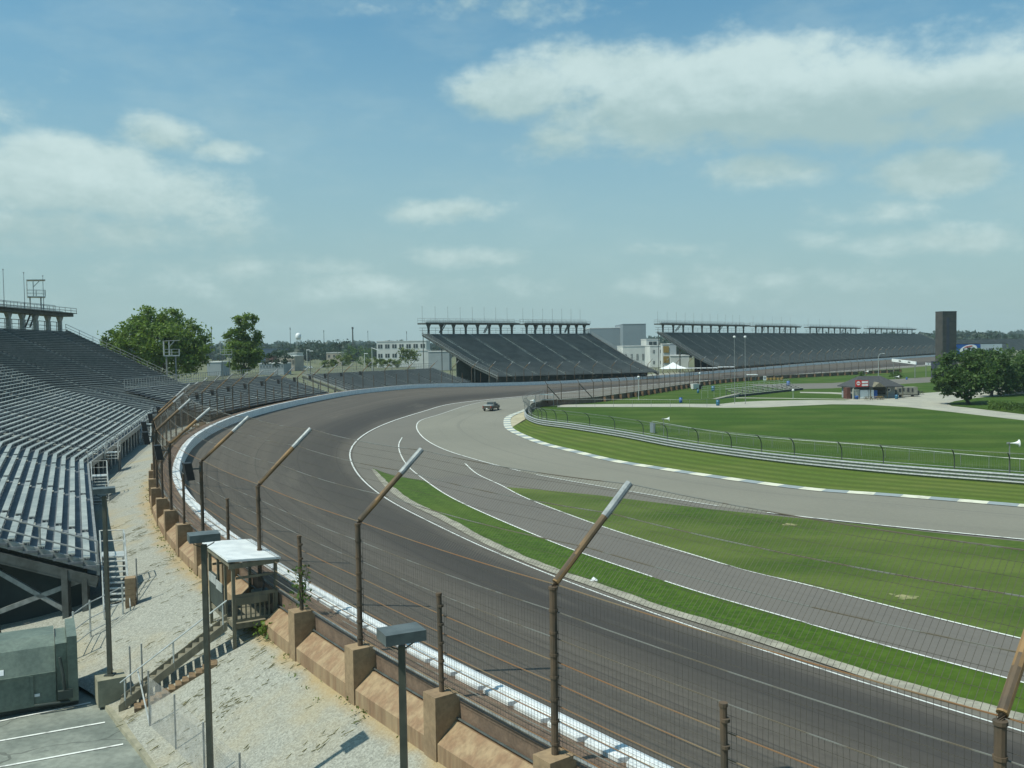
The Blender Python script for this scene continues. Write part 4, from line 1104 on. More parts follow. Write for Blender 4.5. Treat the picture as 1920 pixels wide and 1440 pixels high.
# low black-out below the walkway edge so that the undercroft reads deep
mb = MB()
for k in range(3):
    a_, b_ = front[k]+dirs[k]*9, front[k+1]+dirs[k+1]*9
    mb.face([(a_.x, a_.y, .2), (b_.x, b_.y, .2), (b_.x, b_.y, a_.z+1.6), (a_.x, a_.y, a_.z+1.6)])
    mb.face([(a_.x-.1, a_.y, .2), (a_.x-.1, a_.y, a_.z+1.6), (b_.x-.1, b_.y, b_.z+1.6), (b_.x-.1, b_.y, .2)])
mb.build('added_shade_panel', M['undershade'], st1)
mb = MB(); a_, b_ = at1(.034, .6, -.6), at1(.034, 33, -.6); mb.hexa([Vector((a_.x, a_.y, .1)), Vector((b_.x, b_.y, .1)), Vector((b_.x, b_.y+.2, .1)), Vector((a_.x, a_.y+.2, .1))], [a_, b_, b_+Vector((0, .2, 0)), a_+Vector((0, .2, 0))]); mb.build('added_end_shade', M['undershade'], st1)  # added dark panel, makes the space behind the open end look shaded
q0 = at1(.004, 5, 0)
mb = MB()
for u in (1.5, 6.0, 10.5):
    p = at1(.004, u, -.6); mb.bar(p, Vector((p.x, p.y, .1)), .3)
pts_ = [at1(.004, 0, -.75), at1(.004, 12, -.75)]
mb.bar(pts_[0], pts_[1], .25, .4); mb.build('end_frame', M['steel_dark'], st1)

# camera platforms
def cam_platform(c, zdeck, w, label, face=0.0, roof_h=2.6, base_z=0.0, scale=1.0):
    t = thing('camera_platform', (c.x, c.y, base_z), label, 'camera platform')
    cc, ss = math.cos(face), math.sin(face)
    def q(x, y, z): x *= scale; y *= scale; return Vector((c.x+cc*x-ss*y, c.y+ss*x+cc*y, z))
    d = w/2
    mb = MB(); mb.hexa([q(-d, -d, zdeck-.2), q(d, -d, zdeck-.2), q(d, d, zdeck-.2), q(-d, d, zdeck-.2)], [q(-d, -d, zdeck), q(d, -d, zdeck), q(d, d, zdeck), q(-d, d, zdeck)]); mb.build('floor', M['steel_pale'], t)
    for x, y in ((-d*.7, -d*.7), (d*.5, -d*.7), (d*.5, d*.7), (-d*.7, d*.7)):
        mb = MB(); mb.bar(q(x, y, base_z), q(x, y, zdeck-.2), .14); mb.build('leg', M['steel'], t)
    mb = MB(); hr = 1.15*scale
    for x, y in ((-d, -d), (0, -d), (d, -d), (d, 0), (d, d), (0, d), (-d, d)): mb.bar(q(x, y, zdeck), q(x, y, zdeck+hr), .07)
    for h in (hr*.5, hr):
        for a_, b_ in (((-d, -d), (d, -d)), ((d, -d), (d, d)), ((d, d), (-d, d)), ((-d, d), (-d, -d))): mb.bar(q(*a_, zdeck+h), q(*b_, zdeck+h), .07)
    mb.build('railing', M['steel_pale'], t)
    rh = roof_h*scale; mb = MB()
    for y in (-d, d*.6):
        mb.bar(q(-d, y, zdeck), q(-d, y, zdeck+rh), .1); mb.bar(q(-d*.3, y, zdeck), q(-d*.3, y, zdeck+rh), .09); mb.bar(q(-d*.3, y, zdeck+rh*.6), q(d*.4, y, zdeck+rh), .08)
    mb.build('canopy_frame', M['steel_pale'], t)
    mb = MB(); mb.hexa([q(-d*1.05, -d*1.05, zdeck+rh), q(d*1.05, -d*1.05, zdeck+rh+.1), q(d*1.05, d, zdeck+rh+.1), q(-d*1.05, d, zdeck+rh)], [q(-d*1.05, -d*1.05, zdeck+rh+.12), q(d*1.05, -d*1.05, zdeck+rh+.22), q(d*1.05, d, zdeck+rh+.22), q(-d*1.05, d, zdeck+rh+.12)]); mb.build('canopy', M['step_pale'], t)
    return t
p = PD(68, 556, 172); cam_platform(p, p.z, 3.0, 'grey camera platform with flat canopy on the upper deck of the left grandstand', .5, 2.9, p.z-3.6)
p = PD(322, 666, 178); cam_platform(p, p.z, 2.8, 'camera platform with flat canopy in front of the big green tree', .3, 2.7, .3)
p = PD(424, 664, 232); cam_platform(p, p.z, 2.8, 'pale camera platform in front of the slim tree', .3, 3.2, .3)

# steel stairs along the front of the near stand
def front_stair(f, zp, drop, run, label, landing=False, width=1.15, off=.75):
    k = int(f); p0 = front[k].lerp(front[k+1], f-k); h = (front[k]-front[k+1]); h.z = 0; h.normalize()
    out = -dirs[k].lerp(dirs[k+1], f-k).normalized(); c = p0+out*off; c.z = zp
    t = thing('metal_stair', (c.x, c.y, 0), label, 'stairs')
    W2 = out*width/2
    def q(s, w, z): return c+h*s+W2*w+Vector((0, 0, z))
    mb = MB(); lo_ = [q(-1.2, -1, -.08), q(0, -1, -.08), q(0, 1, -.08), q(-1.2, 1, -.08)]; mb.hexa(lo_, [v+Vector((0, 0, .08)) for v in lo_]); mb.build('platform', M['steel_pale'], t)
    ns_ = int(drop/.19); mb = MB()
    for i in range(ns_):
        s = run*(i+.5)/ns_; z = -drop*(i+1)/ns_; g_ = run/ns_*.42
        lo_ = [q(s-g_, -.96, z-.03), q(s+g_, -.96, z-.03), q(s+g_, .96, z-.03), q(s-g_, .96, z-.03)]; mb.hexa(lo_, [v+Vector((0, 0, .04)) for v in lo_])
    mb.build('treads', M['steel_pale'], t)
    for w in (-1, 1):
        mb = MB(); mb.bar(q(0, w, -.1), q(run, w, -drop-.1), .06, .26); mb.build('stringer', M['steel_pale'] if w > 0 else M['steel'], t)
        mb = MB()
        for s in (-1.2, 0): mb.bar(q(s, w, 0), q(s, w, 1.1), .05)
        for tt in (.33, .66, 1): mb.bar(q(run*tt, w, -drop*tt), q(run*tt, w, -drop*tt+1.0), .05)
        for hh in (.55, 1.08):
            mb.tube([q(-1.2, w, hh), q(0, w, hh), q(run, w, -drop+hh-.05)], .028, 5)
        mb.build('handrail', M['steel_pale'], t)
    mb = MB()
    for hh in (.55, 1.08): mb.tube([q(-1.2, -1, hh), q(-1.2, 1, hh)], .028, 5)
    for s in (-1.15, -.05):
        for w in (-.95, .95):
            mb.bar(q(s, w, -.1), Vector((q(s, w, 0).x, q(s, w, 0).y, .2)), .09)
    mb.build('frame', M['steel'], t)
    return t
front_stair(.05, 3.3, 2.6, 3.9, 'steel stair with pale handrails at the open near end of the left grandstand')
front_stair(.80, 3.5, 2.0, 3.0, 'second steel stair along the grandstand front, with a landing over dark columns')
front_stair(1.16, 3.6, .5, .9, 'short steel platform stair at the bend of the left grandstand')
front_stair(1.72, 3.9, 2.6, 3.6, 'narrow steel stair farthest along the left grandstand beside the loudspeakers')

# low bleachers beyond the curved stand
def wseg(d0, d1, off, z, n_=5):
    pts, ds_ = [], []
    for i in range(n_+1):
        d = d0+(d1-d0)*i/n_; pts.append(W.at(d)+W.left(d)*off); pts[-1].z = z; ds_.append(W.left(d))
    return pts, ds_
dA = W.near(Vector((-40.5, 150))); dB = W.near(P(672, 730, ZT)); dC = W.near(P(905, 717, 3.2))
pf, pd_ = wseg(dA-4, dB, 8, 3.2)
s2, at2 = stand('low_bleacher', 'low open bleacher stand between the curved grandstand and the pale gap', pf, pd_, [(0, 0), (13.5, 4.3)], 17, (M['alum'], M['deckm']), ground=.4, aisle=10, rails=(4.996,))
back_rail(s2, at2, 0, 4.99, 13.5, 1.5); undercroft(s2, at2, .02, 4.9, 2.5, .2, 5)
pf, pd_ = wseg(dB+9, dC+6, 8, 2.9)
s3, at3 = stand('low_bleacher', 'low bleacher stand right of the pale gap, joining the tall far grandstand', pf, pd_, [(0, 0), (14, 4.4)], 17, (M['far_seat'], M['far_deck']), ground=.4, aisle=9, rails=(.004,))
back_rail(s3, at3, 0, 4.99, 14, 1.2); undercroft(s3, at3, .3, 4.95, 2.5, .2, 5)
# tall far stands
def far_stand(name, label, FL, FR, nL, nR, L_, ztop, zf, ncols, decks, aisle, nrow=42):
    front_ = [Vector((FL.x, FL.y, zf)), Vector((FR.x, FR.y, zf))]
    t, a_ = stand(name, label, front_, [nL, nR], [(0, 0), (L_*.33, (ztop-zf)*.27), (L_, ztop-zf)], nrow, (M['far_seat'], M['far_deck']), ground=.3, aisle=aisle, rails=(.004, .996), col_u=[.8, L_*.3, L_*.62, L_-.5])
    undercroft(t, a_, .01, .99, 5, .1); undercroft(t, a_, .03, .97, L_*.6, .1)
    for f0, f1, nc, nm, mh in decks: upper_deck(t, a_, f0, f1, L_, nc, 3.0, nm, mh)
    return t, a_
dl = W.near(P(940, 717, 2.7)); FL = P(933, 705, 3.4); FR = P(1236, 699, 3.0)
nd = leftn(FL, FR)
TLv = PD(790, 622, 322); TRv = PD(1104, 625, 376)
nL = Vector((TLv.x-FL.x, TLv.y-FL.y, 0)); nR = Vector((TRv.x-FR.x, TRv.y-FR.y, 0)); L_ = 38.0
s4, at4 = far_stand('far_grandstand', 'tall grey far grandstand in the centre with two raised decks', FL, FR, nL/L_, nR/L_, L_, 18.3, 3.3, 14, [(.004, .535, 8, 8, 6.0), (.565, .996, 8, 7, 6.0)], 10)
FL = P(1346, 688, 3.3); FR = P(1775, 660, 3.3)
print('E stand', FL, FR)
TLv = PD(1229, 620, FL.y+24); nE = Vector((TLv.x-FL.x, TLv.y-FL.y, 0)); ne2 = leftn(FL, FR)*34
FRx = FL+(FR-FL)*1.15
s5, at5 = far_stand('far_grandstand', 'longest far grandstand on the right, running behind the dark tower', FL, FRx, nE/34, ne2/34, 34, 18.8, 3.0, 20, [(.004, .21, 10, 11, 5.5), (.225, .37, 8, 5, 5.5), (.40, .62, 9, 5, 5.5), (.66, .95, 9, 5, 5.5)], 14)

# stand behind the billboard
FL = PD(1798, 652, 640); FR = PD(2060, 650, 700)
s6, at6 = stand('distant_bleacher', 'distant grey bleacher behind the blue billboard and trees', [Vector((FL.x, FL.y, 5.0)), Vector((FR.x, FR.y, 5.0))], [Vector((-.1, 1, 0)), Vector((0, 1, 0))], [(0, 0), (24, 8.2)], 24, (M['far_seat'], M['far_deck']), ground=.2, aisle=20)
back_rail(s6, at6, .004, .996, 24, 4.2, .05)

# ------------------------------------------------------------------ trees
def tree(name, base, crowns, label, mat, nleaf, size, trunk_r, group=None, fork=None, seed=1, cat='tree'):
    g = random.Random(seed); t = thing(name, base, label, cat, group); base = Vector(base)
    mb = MB(); cen = sum((Vector(c[0]) for c in crowns), Vector())/len(crowns)
    lowz = min(c[0][2]-c[1][2]*.8 for c in crowns)
    top = Vector((base.x*.6+cen.x*.4, base.y*.6+cen.y*.4, base.z+(lowz-base.z)*.75+.3))
    mb.tube([base-Vector((0, 0, .3)), base.lerp(top, .5)+Vector((g.uniform(-.1, .1)*trunk_r*4, 0, 0)), top], trunk_r*1.15, 8, r2=trunk_r*.8)
    for c in crowns:
        q = Vector(c[0])
        mid = top.lerp(q, .45)+Vector((0, 0, abs(q.z-top.z)*.08))
        mb.tube([top-Vector((0, 0, .15)), mid, q], trunk_r*.55, 6, r2=trunk_r*.15)
        for _ in range(3):
            e_ = q+Vector((g.uniform(-1, 1)*c[1][0], g.uniform(-1, 1)*c[1][1], g.uniform(-.3, .8)*c[1][2]))*.75
            mb.tube([mid, e_], trunk_r*.2, 4, r2=trunk_r*.06)
    mb.build('trunk', M['bark'], t)
    tot = sum(c[1][0]*c[1][2] for c in crowns); mb = MB()
    for c in crowns:
        n_ = int(nleaf*c[1][0]*c[1][2]/tot); q = Vector(c[0]); clumps = []
        for _ in range(max(6, n_//45)):
            v = Vector((g.gauss(0, 1), g.gauss(0, 1), g.gauss(0, 1))).normalized(); r_ = g.uniform(.62, 1.0)
            clumps.append((q+Vector((v.x*c[1][0], v.y*c[1][1], v.z*c[1][2]))*r_, g.uniform(.13, .30)*min(c[1])))
        for _ in range(n_):
            cp, cr_ = clumps[g.randrange(len(clumps))]
            p_ = cp+Vector((g.gauss(0, cr_), g.gauss(0, cr_), g.gauss(0, cr_*.7)))
            leafq(mb, p_, size*g.uniform(.6, 1.25), g, .3)
    mb.build('crown', mat, t); return t
def crowns_px(lst, dist, depth=1.0, g=None):
    out = []
    for px, py, rx, ry, dd in lst:
        c = PD(px, py, dist+dd); k = (dist+dd)/F; out.append((tuple(c), (rx*k, rx*k*depth, ry*k)))
    return out
bt_ = PD(300, 700, 230); 
tree('broadleaf_tree', (bt_.x, bt_.y, .2), crowns_px([(285, 602, 38, 26, 0), (318, 600, 22, 24, 3), (258, 625, 40, 30, -3), (215, 640, 22, 22, 0), (345, 632, 40, 32, 2), (300, 640, 50, 36, -5), (360, 660, 32, 34, 0), (240, 665, 36, 30, 0), (320, 675, 50, 30, -3)], 228), 'biggest broad green tree behind the left grandstand', M['leaf_bright'], 22000, .40, .6, seed=4)
bt_ = PD(452, 705, 262)
tree('broadleaf_tree', (bt_.x, bt_.y, .2), crowns_px([(462, 604, 20, 15, 0), (440, 630, 18, 16, 0), (470, 634, 20, 16, 2), (448, 655, 26, 18, -2), (472, 662, 20, 18, 0), (455, 682, 28, 16, 0)], 262), 'slim upright yellow-green tree right of the biggest tree', M['leaf_bright'], 9500, .40, .4, seed=9)
def rtree(px, py, lst, label, seed, n_, size=.34):
    lst = [(a_, b_+8-(b_-700)*.06, c_*.86, d_*.84, e_) for a_, b_, c_, d_, e_ in lst]
    b = P(px, py, 0); tree('parkland_tree', (b.x, b.y, 0), crowns_px(lst, b.y), label, M['leaf_mid'], n_, size, .38, 'trees in the infield island', seed=seed)
rtree(1819, 757, [(1795, 672, 38, 24, 0), (1775, 696, 30, 22, -2), (1830, 668, 34, 26, 2), (1770, 718, 26, 18, 0), (1805, 712, 36, 28, -3), (1840, 700, 34, 34, 0), (1762, 704, 16, 14, 0), (1812, 735, 22, 10, -1)], 'foremost round green tree in the infield island, with the lit forked trunk', 21, 10500)
rtree(1857, 743, [(1862, 668, 36, 26, 0), (1850, 690, 34, 30, -2), (1880, 690, 30, 30, 2), (1864, 716, 34, 20, 0)], 'round green tree behind the foremost one in the infield island', 22, 7000)
rtree(1879, 739, [(1895, 670, 34, 28, 0), (1905, 700, 34, 32, 3), (1888, 720, 28, 18, 0), (1930, 690, 34, 34, 5)], 'round green tree by the hedge, partly cut by the photo edge', 23, 7000)
rtree(1899, 735, [(1940, 668, 40, 30, 6), (1955, 700, 40, 36, 6), (1915, 712, 26, 20, 2)], 'rearmost round green tree of the infield island row', 24, 5000)
# shrubs by the hut and by the white offices
def shrub(px, py, dist, rx, ry, label, mat='leaf_mid', seed=1, n_=900, size=.22, group=None, name='shrub'):
    c = PD(px, py, dist); k = dist/F
    return tree(name, (c.x, c.y, 0), [((c.x, c.y, c.z), (rx*k, rx*k, ry*k*.9))], label, M[mat], n_, size, .12, group, seed=seed, cat='shrub')
shrub(1614, 705, 315, 8, 9, 'round dark shrub behind the left end of the refreshment hut', seed=3)
shrub(1679, 703, 322, 12, 9, 'round dark shrub behind the right end of the refreshment hut', seed=5)
for i, (px, py, d, rx, ry, mt, lb) in enumerate([
    (668, 664, 560, 34, 20, 'leaf_mid', 'dark green tree in front of the white offices'),
    (642, 676, 480, 22, 12, 'leaf_yellow', 'yellow-green bush left of the white offices, behind the railing'),
    (700, 679, 470, 22, 10, 'leaf_yellow', 'yellow-green bush under the corner of the white offices'),
    (735, 681, 460, 18, 9, 'leaf_yellow', 'low yellow-green bush in front of the white office facade'),
    (766, 668, 450, 17, 17, 'leaf_yellow', 'upright yellow-green bush covering the white office windows'),
    (615, 682, 450, 16, 9, 'leaf_yellow', 'small yellow-green bush nearest the pale gap'),
    (636, 655, 760, 40, 20, 'leaf_far', 'dark round tree far behind the bushes'),
    (590, 655, 800, 26, 18, 'leaf_far', 'dark tree right of the white water tower'),
    (520, 672, 420, 30, 14, 'leaf_far', 'dark low tree right of the slim tree, behind the bleacher')]):
    shrub(px, py, d, rx, ry, lb, mt, 40+i, 900, .55 if d < 600 else .9, 'trees and bushes beyond the stands', 'bush' if 'bush' in lb else 'tree')
# hedge in the island
hb = px_list([(1856, 767), (1890, 770), (1925, 774), (1990, 781)], 0); t = thing('hedge', hb[0], 'long low clipped bright green hedge under the infield trees', 'hedge'); mb = MB(); g = random.Random(8)
HC = Curve(hb, 1.0)
mb2 = MB(); mb2.sweep(HC.frames(0, HC.L, 1), [(-.45, 0), (.45, 0), (.4, 1.35), (-.4, 1.35)]); mb2.build('stems', M['hedge'], t)
for i in range(6000):
    d = g.uniform(0, HC.L); o = HC.at(d)+HC.left(d)*g.uniform(-.6, .6); leafq(mb, o+Vector((0, 0, g.uniform(.1, 1.65))), .17, g)
mb.build('leaves', M['hedge'], t)
isl = px_list([(1776, 757.5), (1790, 755), (1830, 748), (1890, 743), (1920, 740), (2300, 732), (2300, 799), (1920, 776), (1870, 770), (1830, 765), (1787, 760.5)], 0)
flat('island_lawn', isl, .03, M['grass_lawn'])

# far wood: crowns that read as one mass
mb = MB(); g = random.Random(77)
def blob(c, rx, rz, n_, s):
    for _ in range(n_):
        v = Vector((g.gauss(0, 1), g.gauss(0, 1)-.4, g.gauss(0, 1)+.3)).normalized()
        leafq(mb, c+Vector((v.x*rx, v.y*rx, v.z*rz))*g.uniform(.7, 1.05), s*g.uniform(.6, 1.3), g)
for ring, (dist, hgt, nn) in enumerate(((900, 14.5, 120), (1150, 17.5, 150), (1500, 21, 170), (2000, 25, 170), (2600, 29, 150))):
    for i in range(nn):
        px = -250+2500*(i+g.uniform(-.4, .4))/nn
        if ring == 0 and (340 < px < 520 or 690 < px < 1240): continue
        base = PD(px, 700, dist*g.uniform(.93, 1.07)); h = hgt*g.uniform(.75, 1.12)
        if 500 < px < 1150: h *= 1.0
        if px > 1500: h *= 1.08
        r_ = h*g.uniform(.45, .7)
        blob(Vector((base.x, base.y, h*.55)), r_, h*.5, 120, h*.16)
        pr_ = [(r_*.82*math.sin(q_), h*.52-h*.45*math.cos(q_)) for q_ in (.25, .8, 1.3, 1.8, 2.3, 2.8)]
        mb.lathe((base.x, base.y, 0), pr_, 9)
tag(mb.build('woodland', M['leaf_far']), 'hazy green belt of distant trees along the horizon', 'trees', None, 'stuff')

CLOUD_LO, CLOUD_HI = (3.2, 4.5, 4.5), (5.2, 6.5, 6.4)
SKY_TINT = (.52, .97, 1.02)
SKY_PALE = (3.1, 4.2, 4.4)
HAZE, EXPO = .00011, 0.35

# ------------------------------------------------------------------ steel rail barrier round the infield and its fence
arm = thing('guard_rail', AR.at(AR.near(P(1400, 862))), 'long silver corrugated guard rail curving between mown verge and infield fence', 'guard rail')
for i in range(3):
    mb = MB(); z = .08+i*.33
    mb.sweep(AR.frames(0, AR.L-.5, 1.2), [(-.02, z), (.10, z+.10), (.13, z+.15), (.10, z+.20), (-.02, z+.27), (-.05, z+.27), (-.05, z)])
    mb.build('rail', M['galv'], arm)
d = 2.0
while d < AR.L-1:
    o = AR.at(d)-AR.left(d)*.12; mb = MB(); mb.box((o.x, o.y, .5), (.12, .12, 1.0)); d += 2.0
    mb.build('post', M['steel'], arm)
af = thing('infield_fence', AR.at(AR.near(P(1500, 874)))-AR.left(3)*.7, 'fence of dark inward-curved posts and thin wires behind the silver guard rail', 'fence')
side = -1.0
q_ = AR.at(30)+AR.left(30)*2
side = 1.0 if (q_.y > AR.at(30).y) else -1.0               # away from the road
pxs = [(1894, 889), (1793, 877), (1693, 867), (1612, 858), (1537, 850.5), (1467, 844), (1407, 836.5), (1349, 830), (1295, 822), (1242, 813), (1190, 803), (1143, 795), (1107, 789), (1078, 786), (1055, 783)]
posts = []
dref = AR.near(P(1894, 906))
ds_ = [AR.near(P(px, py+14 if px > 1300 else py+12)) for px, py in pxs]
d = ds_[0]
extra = []
while d > 4: d -= 5.45; extra.append(d)
ds_ = extra[::-1]+ds_+[AR.near(P(1022, 799)), AR.near(P(1002, 795)), AR.near(P(989, 789)), AR.near(P(984, 781)), AR.near(P(987, 774))]
for d in ds_:
    if d < 1: continue
    o = AR.at(d)+AR.left(d)*side*.6; n_ = -AR.left(d)*side
    pts = [o, o+Vector((0, 0, 1.7))]+[o+n_*(1.15*(1-math.cos(a_)))+Vector((0, 0, 1.7+1.25*math.sin(a_))) for a_ in (.3, .6, .9, 1.2, 1.45)]
    posts.append(pts)
    mb = MB(); mb.tube(pts, .055, 6); mb.build('curved_post', M['steel_dark'], af)
for idx in (1, 3, 5, 6):
    mb = MB(); mb.tube([p_[idx] if idx > 1 else p_[0]+Vector((0, 0, 1.15)) for p_ in posts], .012 if idx > 1 else .03, 5); mb.build('wire', M['steel'] if idx > 1 else M['steel_pale'], af)
for a_, b_ in zip(posts, posts[1:]):
    mb = MB(); n_ = max(3, int((b_[0]-a_[0]).length/.3))
    for i in range(n_+1): 
        t = i/n_; mb.tube([a_[0].lerp(b_[0], t), a_[1].lerp(b_[1], t), a_[4].lerp(b_[4], t), a_[6].lerp(b_[6], t)], .004, 3, cap=False)
    for z in (.3, .6, .9, 1.2, 1.5): mb.tube([a_[0]+Vector((0, 0, z)), b_[0]+Vector((0, 0, z))], .004, 3, cap=False)
    mb.build('mesh_panel', M['steel'], af)
# low rail fence behind it with a small gate box
lf = [P(1227, 797+10, 0), P(1400, 826+11, 0), P(1650, 846+14, 0), P(1900, 869+17, 0), P(2400, 905+22, 0)]
LFc = Curve([p+Vector((0, 2.2, 0)) for p in lf], 1.5)
t = thing('pipe_rail_fence', LFc.at(LFc.L*.4), 'low pale pipe rail fence on the big lawn behind the curved posts', 'fence')
mb = MB(); mb.tube([o+Vector((0, 0, 1.25)) for o, n_ in LFc.frames(0, LFc.L, 1.5)], .035, 6); mb.build('top_rail', M['steel_pale'], t)
d = 0; mb = MB()
while d < LFc.L: o = LFc.at(d); mb.tube([o, o+Vector((0, 0, 1.25))], .03, 5); d += 3
mb.build('posts', M['steel'], t)
mb = MB(); d = 0
while d < LFc.L-.3: o = LFc.at(d); mb.tube([o, o+Vector((0, 0, 1.25))], .004, 3, cap=False); d += .25
mb.build('mesh', M['steel'], t)
c = P(1226, 813); t = thing('fence_gate', c, 'small blue-grey gate panel at the left end of the pipe rail fence', 'gate'); mb = MB()
mb.box((c.x, c.y+1.2, .75), (.12, 1.6, 1.5), .3); mb.build('panel', M['bldg_blue'], t); mb = MB(); mb.box((c.x, c.y+2.1, .8), (.1, .1, 1.6)); mb.box((c.x, c.y+.3, .8), (.1, .1, 1.6)); mb.build('post', M['steel'], t)

# horn loudspeakers on that fence
def horn(c, ax, label, s=1.0):
    t = thing('horn_speaker', c, label, 'loudspeaker', 'white horn speakers'); ax = Vector(ax).normalized(); c = Vector(c)
    mb = MB(); up_ = Vector((0, 0, 1)); x = ax.cross(up_).normalized(); y = x.cross(ax); n_ = 14; prof_ = [(0, .03), (.25, .05), (.5, .11), (.68, .2), (.76, .33)]
    b_ = len(mb.v); vs = []; fs = []
    for l, r_ in prof_:
        for j in range(n_): a_ = 2*math.pi*j/n_; vs.append(c+(ax*l+x*math.cos(a_)*r_+y*math.sin(a_)*r_)*s)
    for i in range(len(prof_)-1):
        for j in range(n_): p0 = i*n_+j; p1 = i*n_+(j+1) % n_; fs.append((p0, p1, p1+n_, p0+n_))
    fs.append(tuple(range(n_))[::-1]); mb.mesh(vs, fs); mb.build('horn', M['white'], t)
    mb = MB(); mb.bar(c-ax*.22*s, c+ax*.02*s, .16*s); mb.bar(c-Vector((0, 0, .5*s)), c, .05); mb.build('driver', M['steel'], t)
    if 'hut roof' not in label: mb = MB(); mb.bar((c.x, c.y, 0), c-Vector((0, 0, .1)), .08); mb.build('pole', M['steel'], t)
def hp(px, py, d): return PD(px, py, d)
horn(hp(1893, 831, 86), (.95, -.15, .0), 'white horn speaker on a curved fence post at the right edge', 1.1)
horn(hp(1244, 785.5, 131), (.95, -.2, 0), 'white horn speaker on a curved fence post beyond the kerb bend', 1.1)
horn(hp(993, 751, 178), (.95, -.3, 0), 'white horn speaker on the barrier nose beside the zebra kerb', 1.2)
horn(hp(1679, 706.5, 216), (.95, -.2, 0), 'white horn speaker on the hut roof gable', 1.0)
horn(hp(1622, 696.5, 236), (.95, -.2, 0), 'white horn speaker above the left shrub behind the hut', 1.0)

# nose of the barrier: wind-cloth fence panels and steel frames
nf = thing('nose_fence', P(992, 775), 'cluster of grey mesh fence frames on the barrier nose', 'fence')
for i, (px, py, top) in enumerate([(985, 780, 742), (992, 775, 744), (1003, 768, 738), (1019, 762, 732), (1037, 760, 732)]):
    b = P(px, py); tp_ = PD(px-(6 if i < 2 else 0), top, b.y); mb = MB(); mb.tube([b, b.lerp(tp_, .6)+Vector((.2, 0, 0)), tp_], .06, 6); mb.build('post', M['steel'], nf)
pq = px_list([(985, 780), (992, 775), (1003, 768), (1019, 762)], 0); mb = MB()
for p0, p1 in zip(pq, pq[1:]):
    for i in range(14):
        t = i/13; mb.tube([p0.lerp(p1, t)+Vector((0, 0, 1)), p0.lerp(p1, t)+Vector((-.3, -.3, 4.0))], .012, 3, cap=False)
    for z in (1.2, 2.0, 2.8, 3.6): mb.tube([p0+Vector((0, 0, z)), p1+Vector((0, 0, z))], .02, 4)
mb.build('mesh', M['steel'], nf)
c = P(1020, 763); t = thing('flag_stand', c, 'small marshal stand with thin white roof beside the inner wall', 'shelter')
r0 = [PD(1012, 740, c.y), PD(1038, 741.5, c.y+1), PD(1038, 741.5, c.y+3), PD(1012, 740, c.y+2)]
mb = MB(); mb.hexa(r0, [v+Vector((0, 0, .18)) for v in r0]); mb.build('roof', M['white'], t)
mb = MB(); [mb.bar(Vector((v.x, v.y, 0)), v, .1) for v in r0]; mb.build('leg', M['steel'], t)
mb = MB(); mb.box(((r0[0].x+r0[1].x)/2, c.y+1.4, 1.5), (3.0, 2.2, .15)); mb.build('floor', M['steel'], t)

# inner chute wall and its fence
iw = thing('inner_wall', IW.at(40), 'low dark concrete wall with brown props along the inside of the back straight', 'wall')
mb = MB(); mb.sweep(IW.frames(3, IW.L, 1.5), [(0, 0), (0, 1.2), (.3, 1.2), (.3, 0)]); mb.build('wall_core', M['coping'], iw)
mb = MB(); mb.sweep(IW.frames(3, IW.L, 1.5), [(-.02, 1.2), (-.02, 1.3), (.32, 1.3), (.32, 1.2)]); mb.build('coping', M['strip'], iw)
d = 22.0; k = 0
ifn = thing('inner_fence', IW.at(44), 'dark debris fence standing on the low inner wall of the back straight', 'fence')
ptop = []
sgn = -1 if (IW.at(60)-IW.left(60)).y < IW.at(60).y else 1
while d < IW.L-1:
    o = IW.at(d); nv_ = IW.left(d)*sgn                        # towards the infield
    if k % 1 == 0 and d > 40:
        mb = MB(); c = o+nv_*.55; tt = IW.tan(d); mb.box((c.x, c.y, .55), (.6, .7, 1.1), math.atan2(tt.y, tt.x), 0, .8); mb.build('prop', M['prop_brown'], iw)
    b = o+nv_*.1; mb = MB(); tp_ = b+Vector((0, 0, 5.6)); mb.tube([b+Vector((0, 0, .6)), tp_-Vector((0, 0, .9)), tp_-nv_*.7], .085, 6); mb.build('post', M['rust'], ifn); ptop.append((b, tp_, nv_))
    d += 4.9; k += 1
for h in (1.6, 2.4, 3.2, 4.0, 4.8):
    mb = MB(); mb.tube([b+Vector((0, 0, h)) for b, t_, n_ in ptop], .022, 4); mb.build('cable', M['cable_rust'], ifn)
mb = MB()
for (b0_, _, _), (b1_, _, _) in zip(ptop, ptop[1:]):
    for i in range(9): q = b0_.lerp(b1_, i/9); mb.tube([q+Vector((0, 0, 1.2)), q+Vector((0, 0, 4.9))], .007, 3, cap=False)
mb.build('mesh', M['wire'], ifn)
mb = MB(); mb.bar(ptop[2][0]+Vector((0, 0, 4.6)), ptop[3][0]+Vector((0, 0, .8)), .14); mb.bar(ptop[0][0]+Vector((0, 0, 4.4)), ptop[1][0]+Vector((0, 0, .8)), .14); mb.build('brace', M['steel_dark'], ifn)

# shadow-cloth fence line left on the lawn by the path
t = thing('temporary_fence', P(1300, 770), 'long thin wire fence crossing the lawn beside the infield path', 'fence')
tf = Curve(px_list([(1045, 765), (1120, 764.5), (1230, 765.5), (1290, 766), (1350, 763.5)], 0), 2); mb = MB(); d = 0
while d < tf.L: o = tf.at(d); mb.tube([o, o+Vector((0, 0, 1.8))], .035, 5); d += 4
mb.tube([o+Vector((0, 0, 1.8)) for o, n_ in tf.frames(0, tf.L, 3)], .03, 5); mb.build('posts', M['steel'], t)
mb = MB(); d = 0
while d < tf.L: o = tf.at(d); mb.tube([o, o+Vector((0, 0, 1.8))], .006, 3, cap=False); d += .5
mb.build('mesh', M['steel'], t)

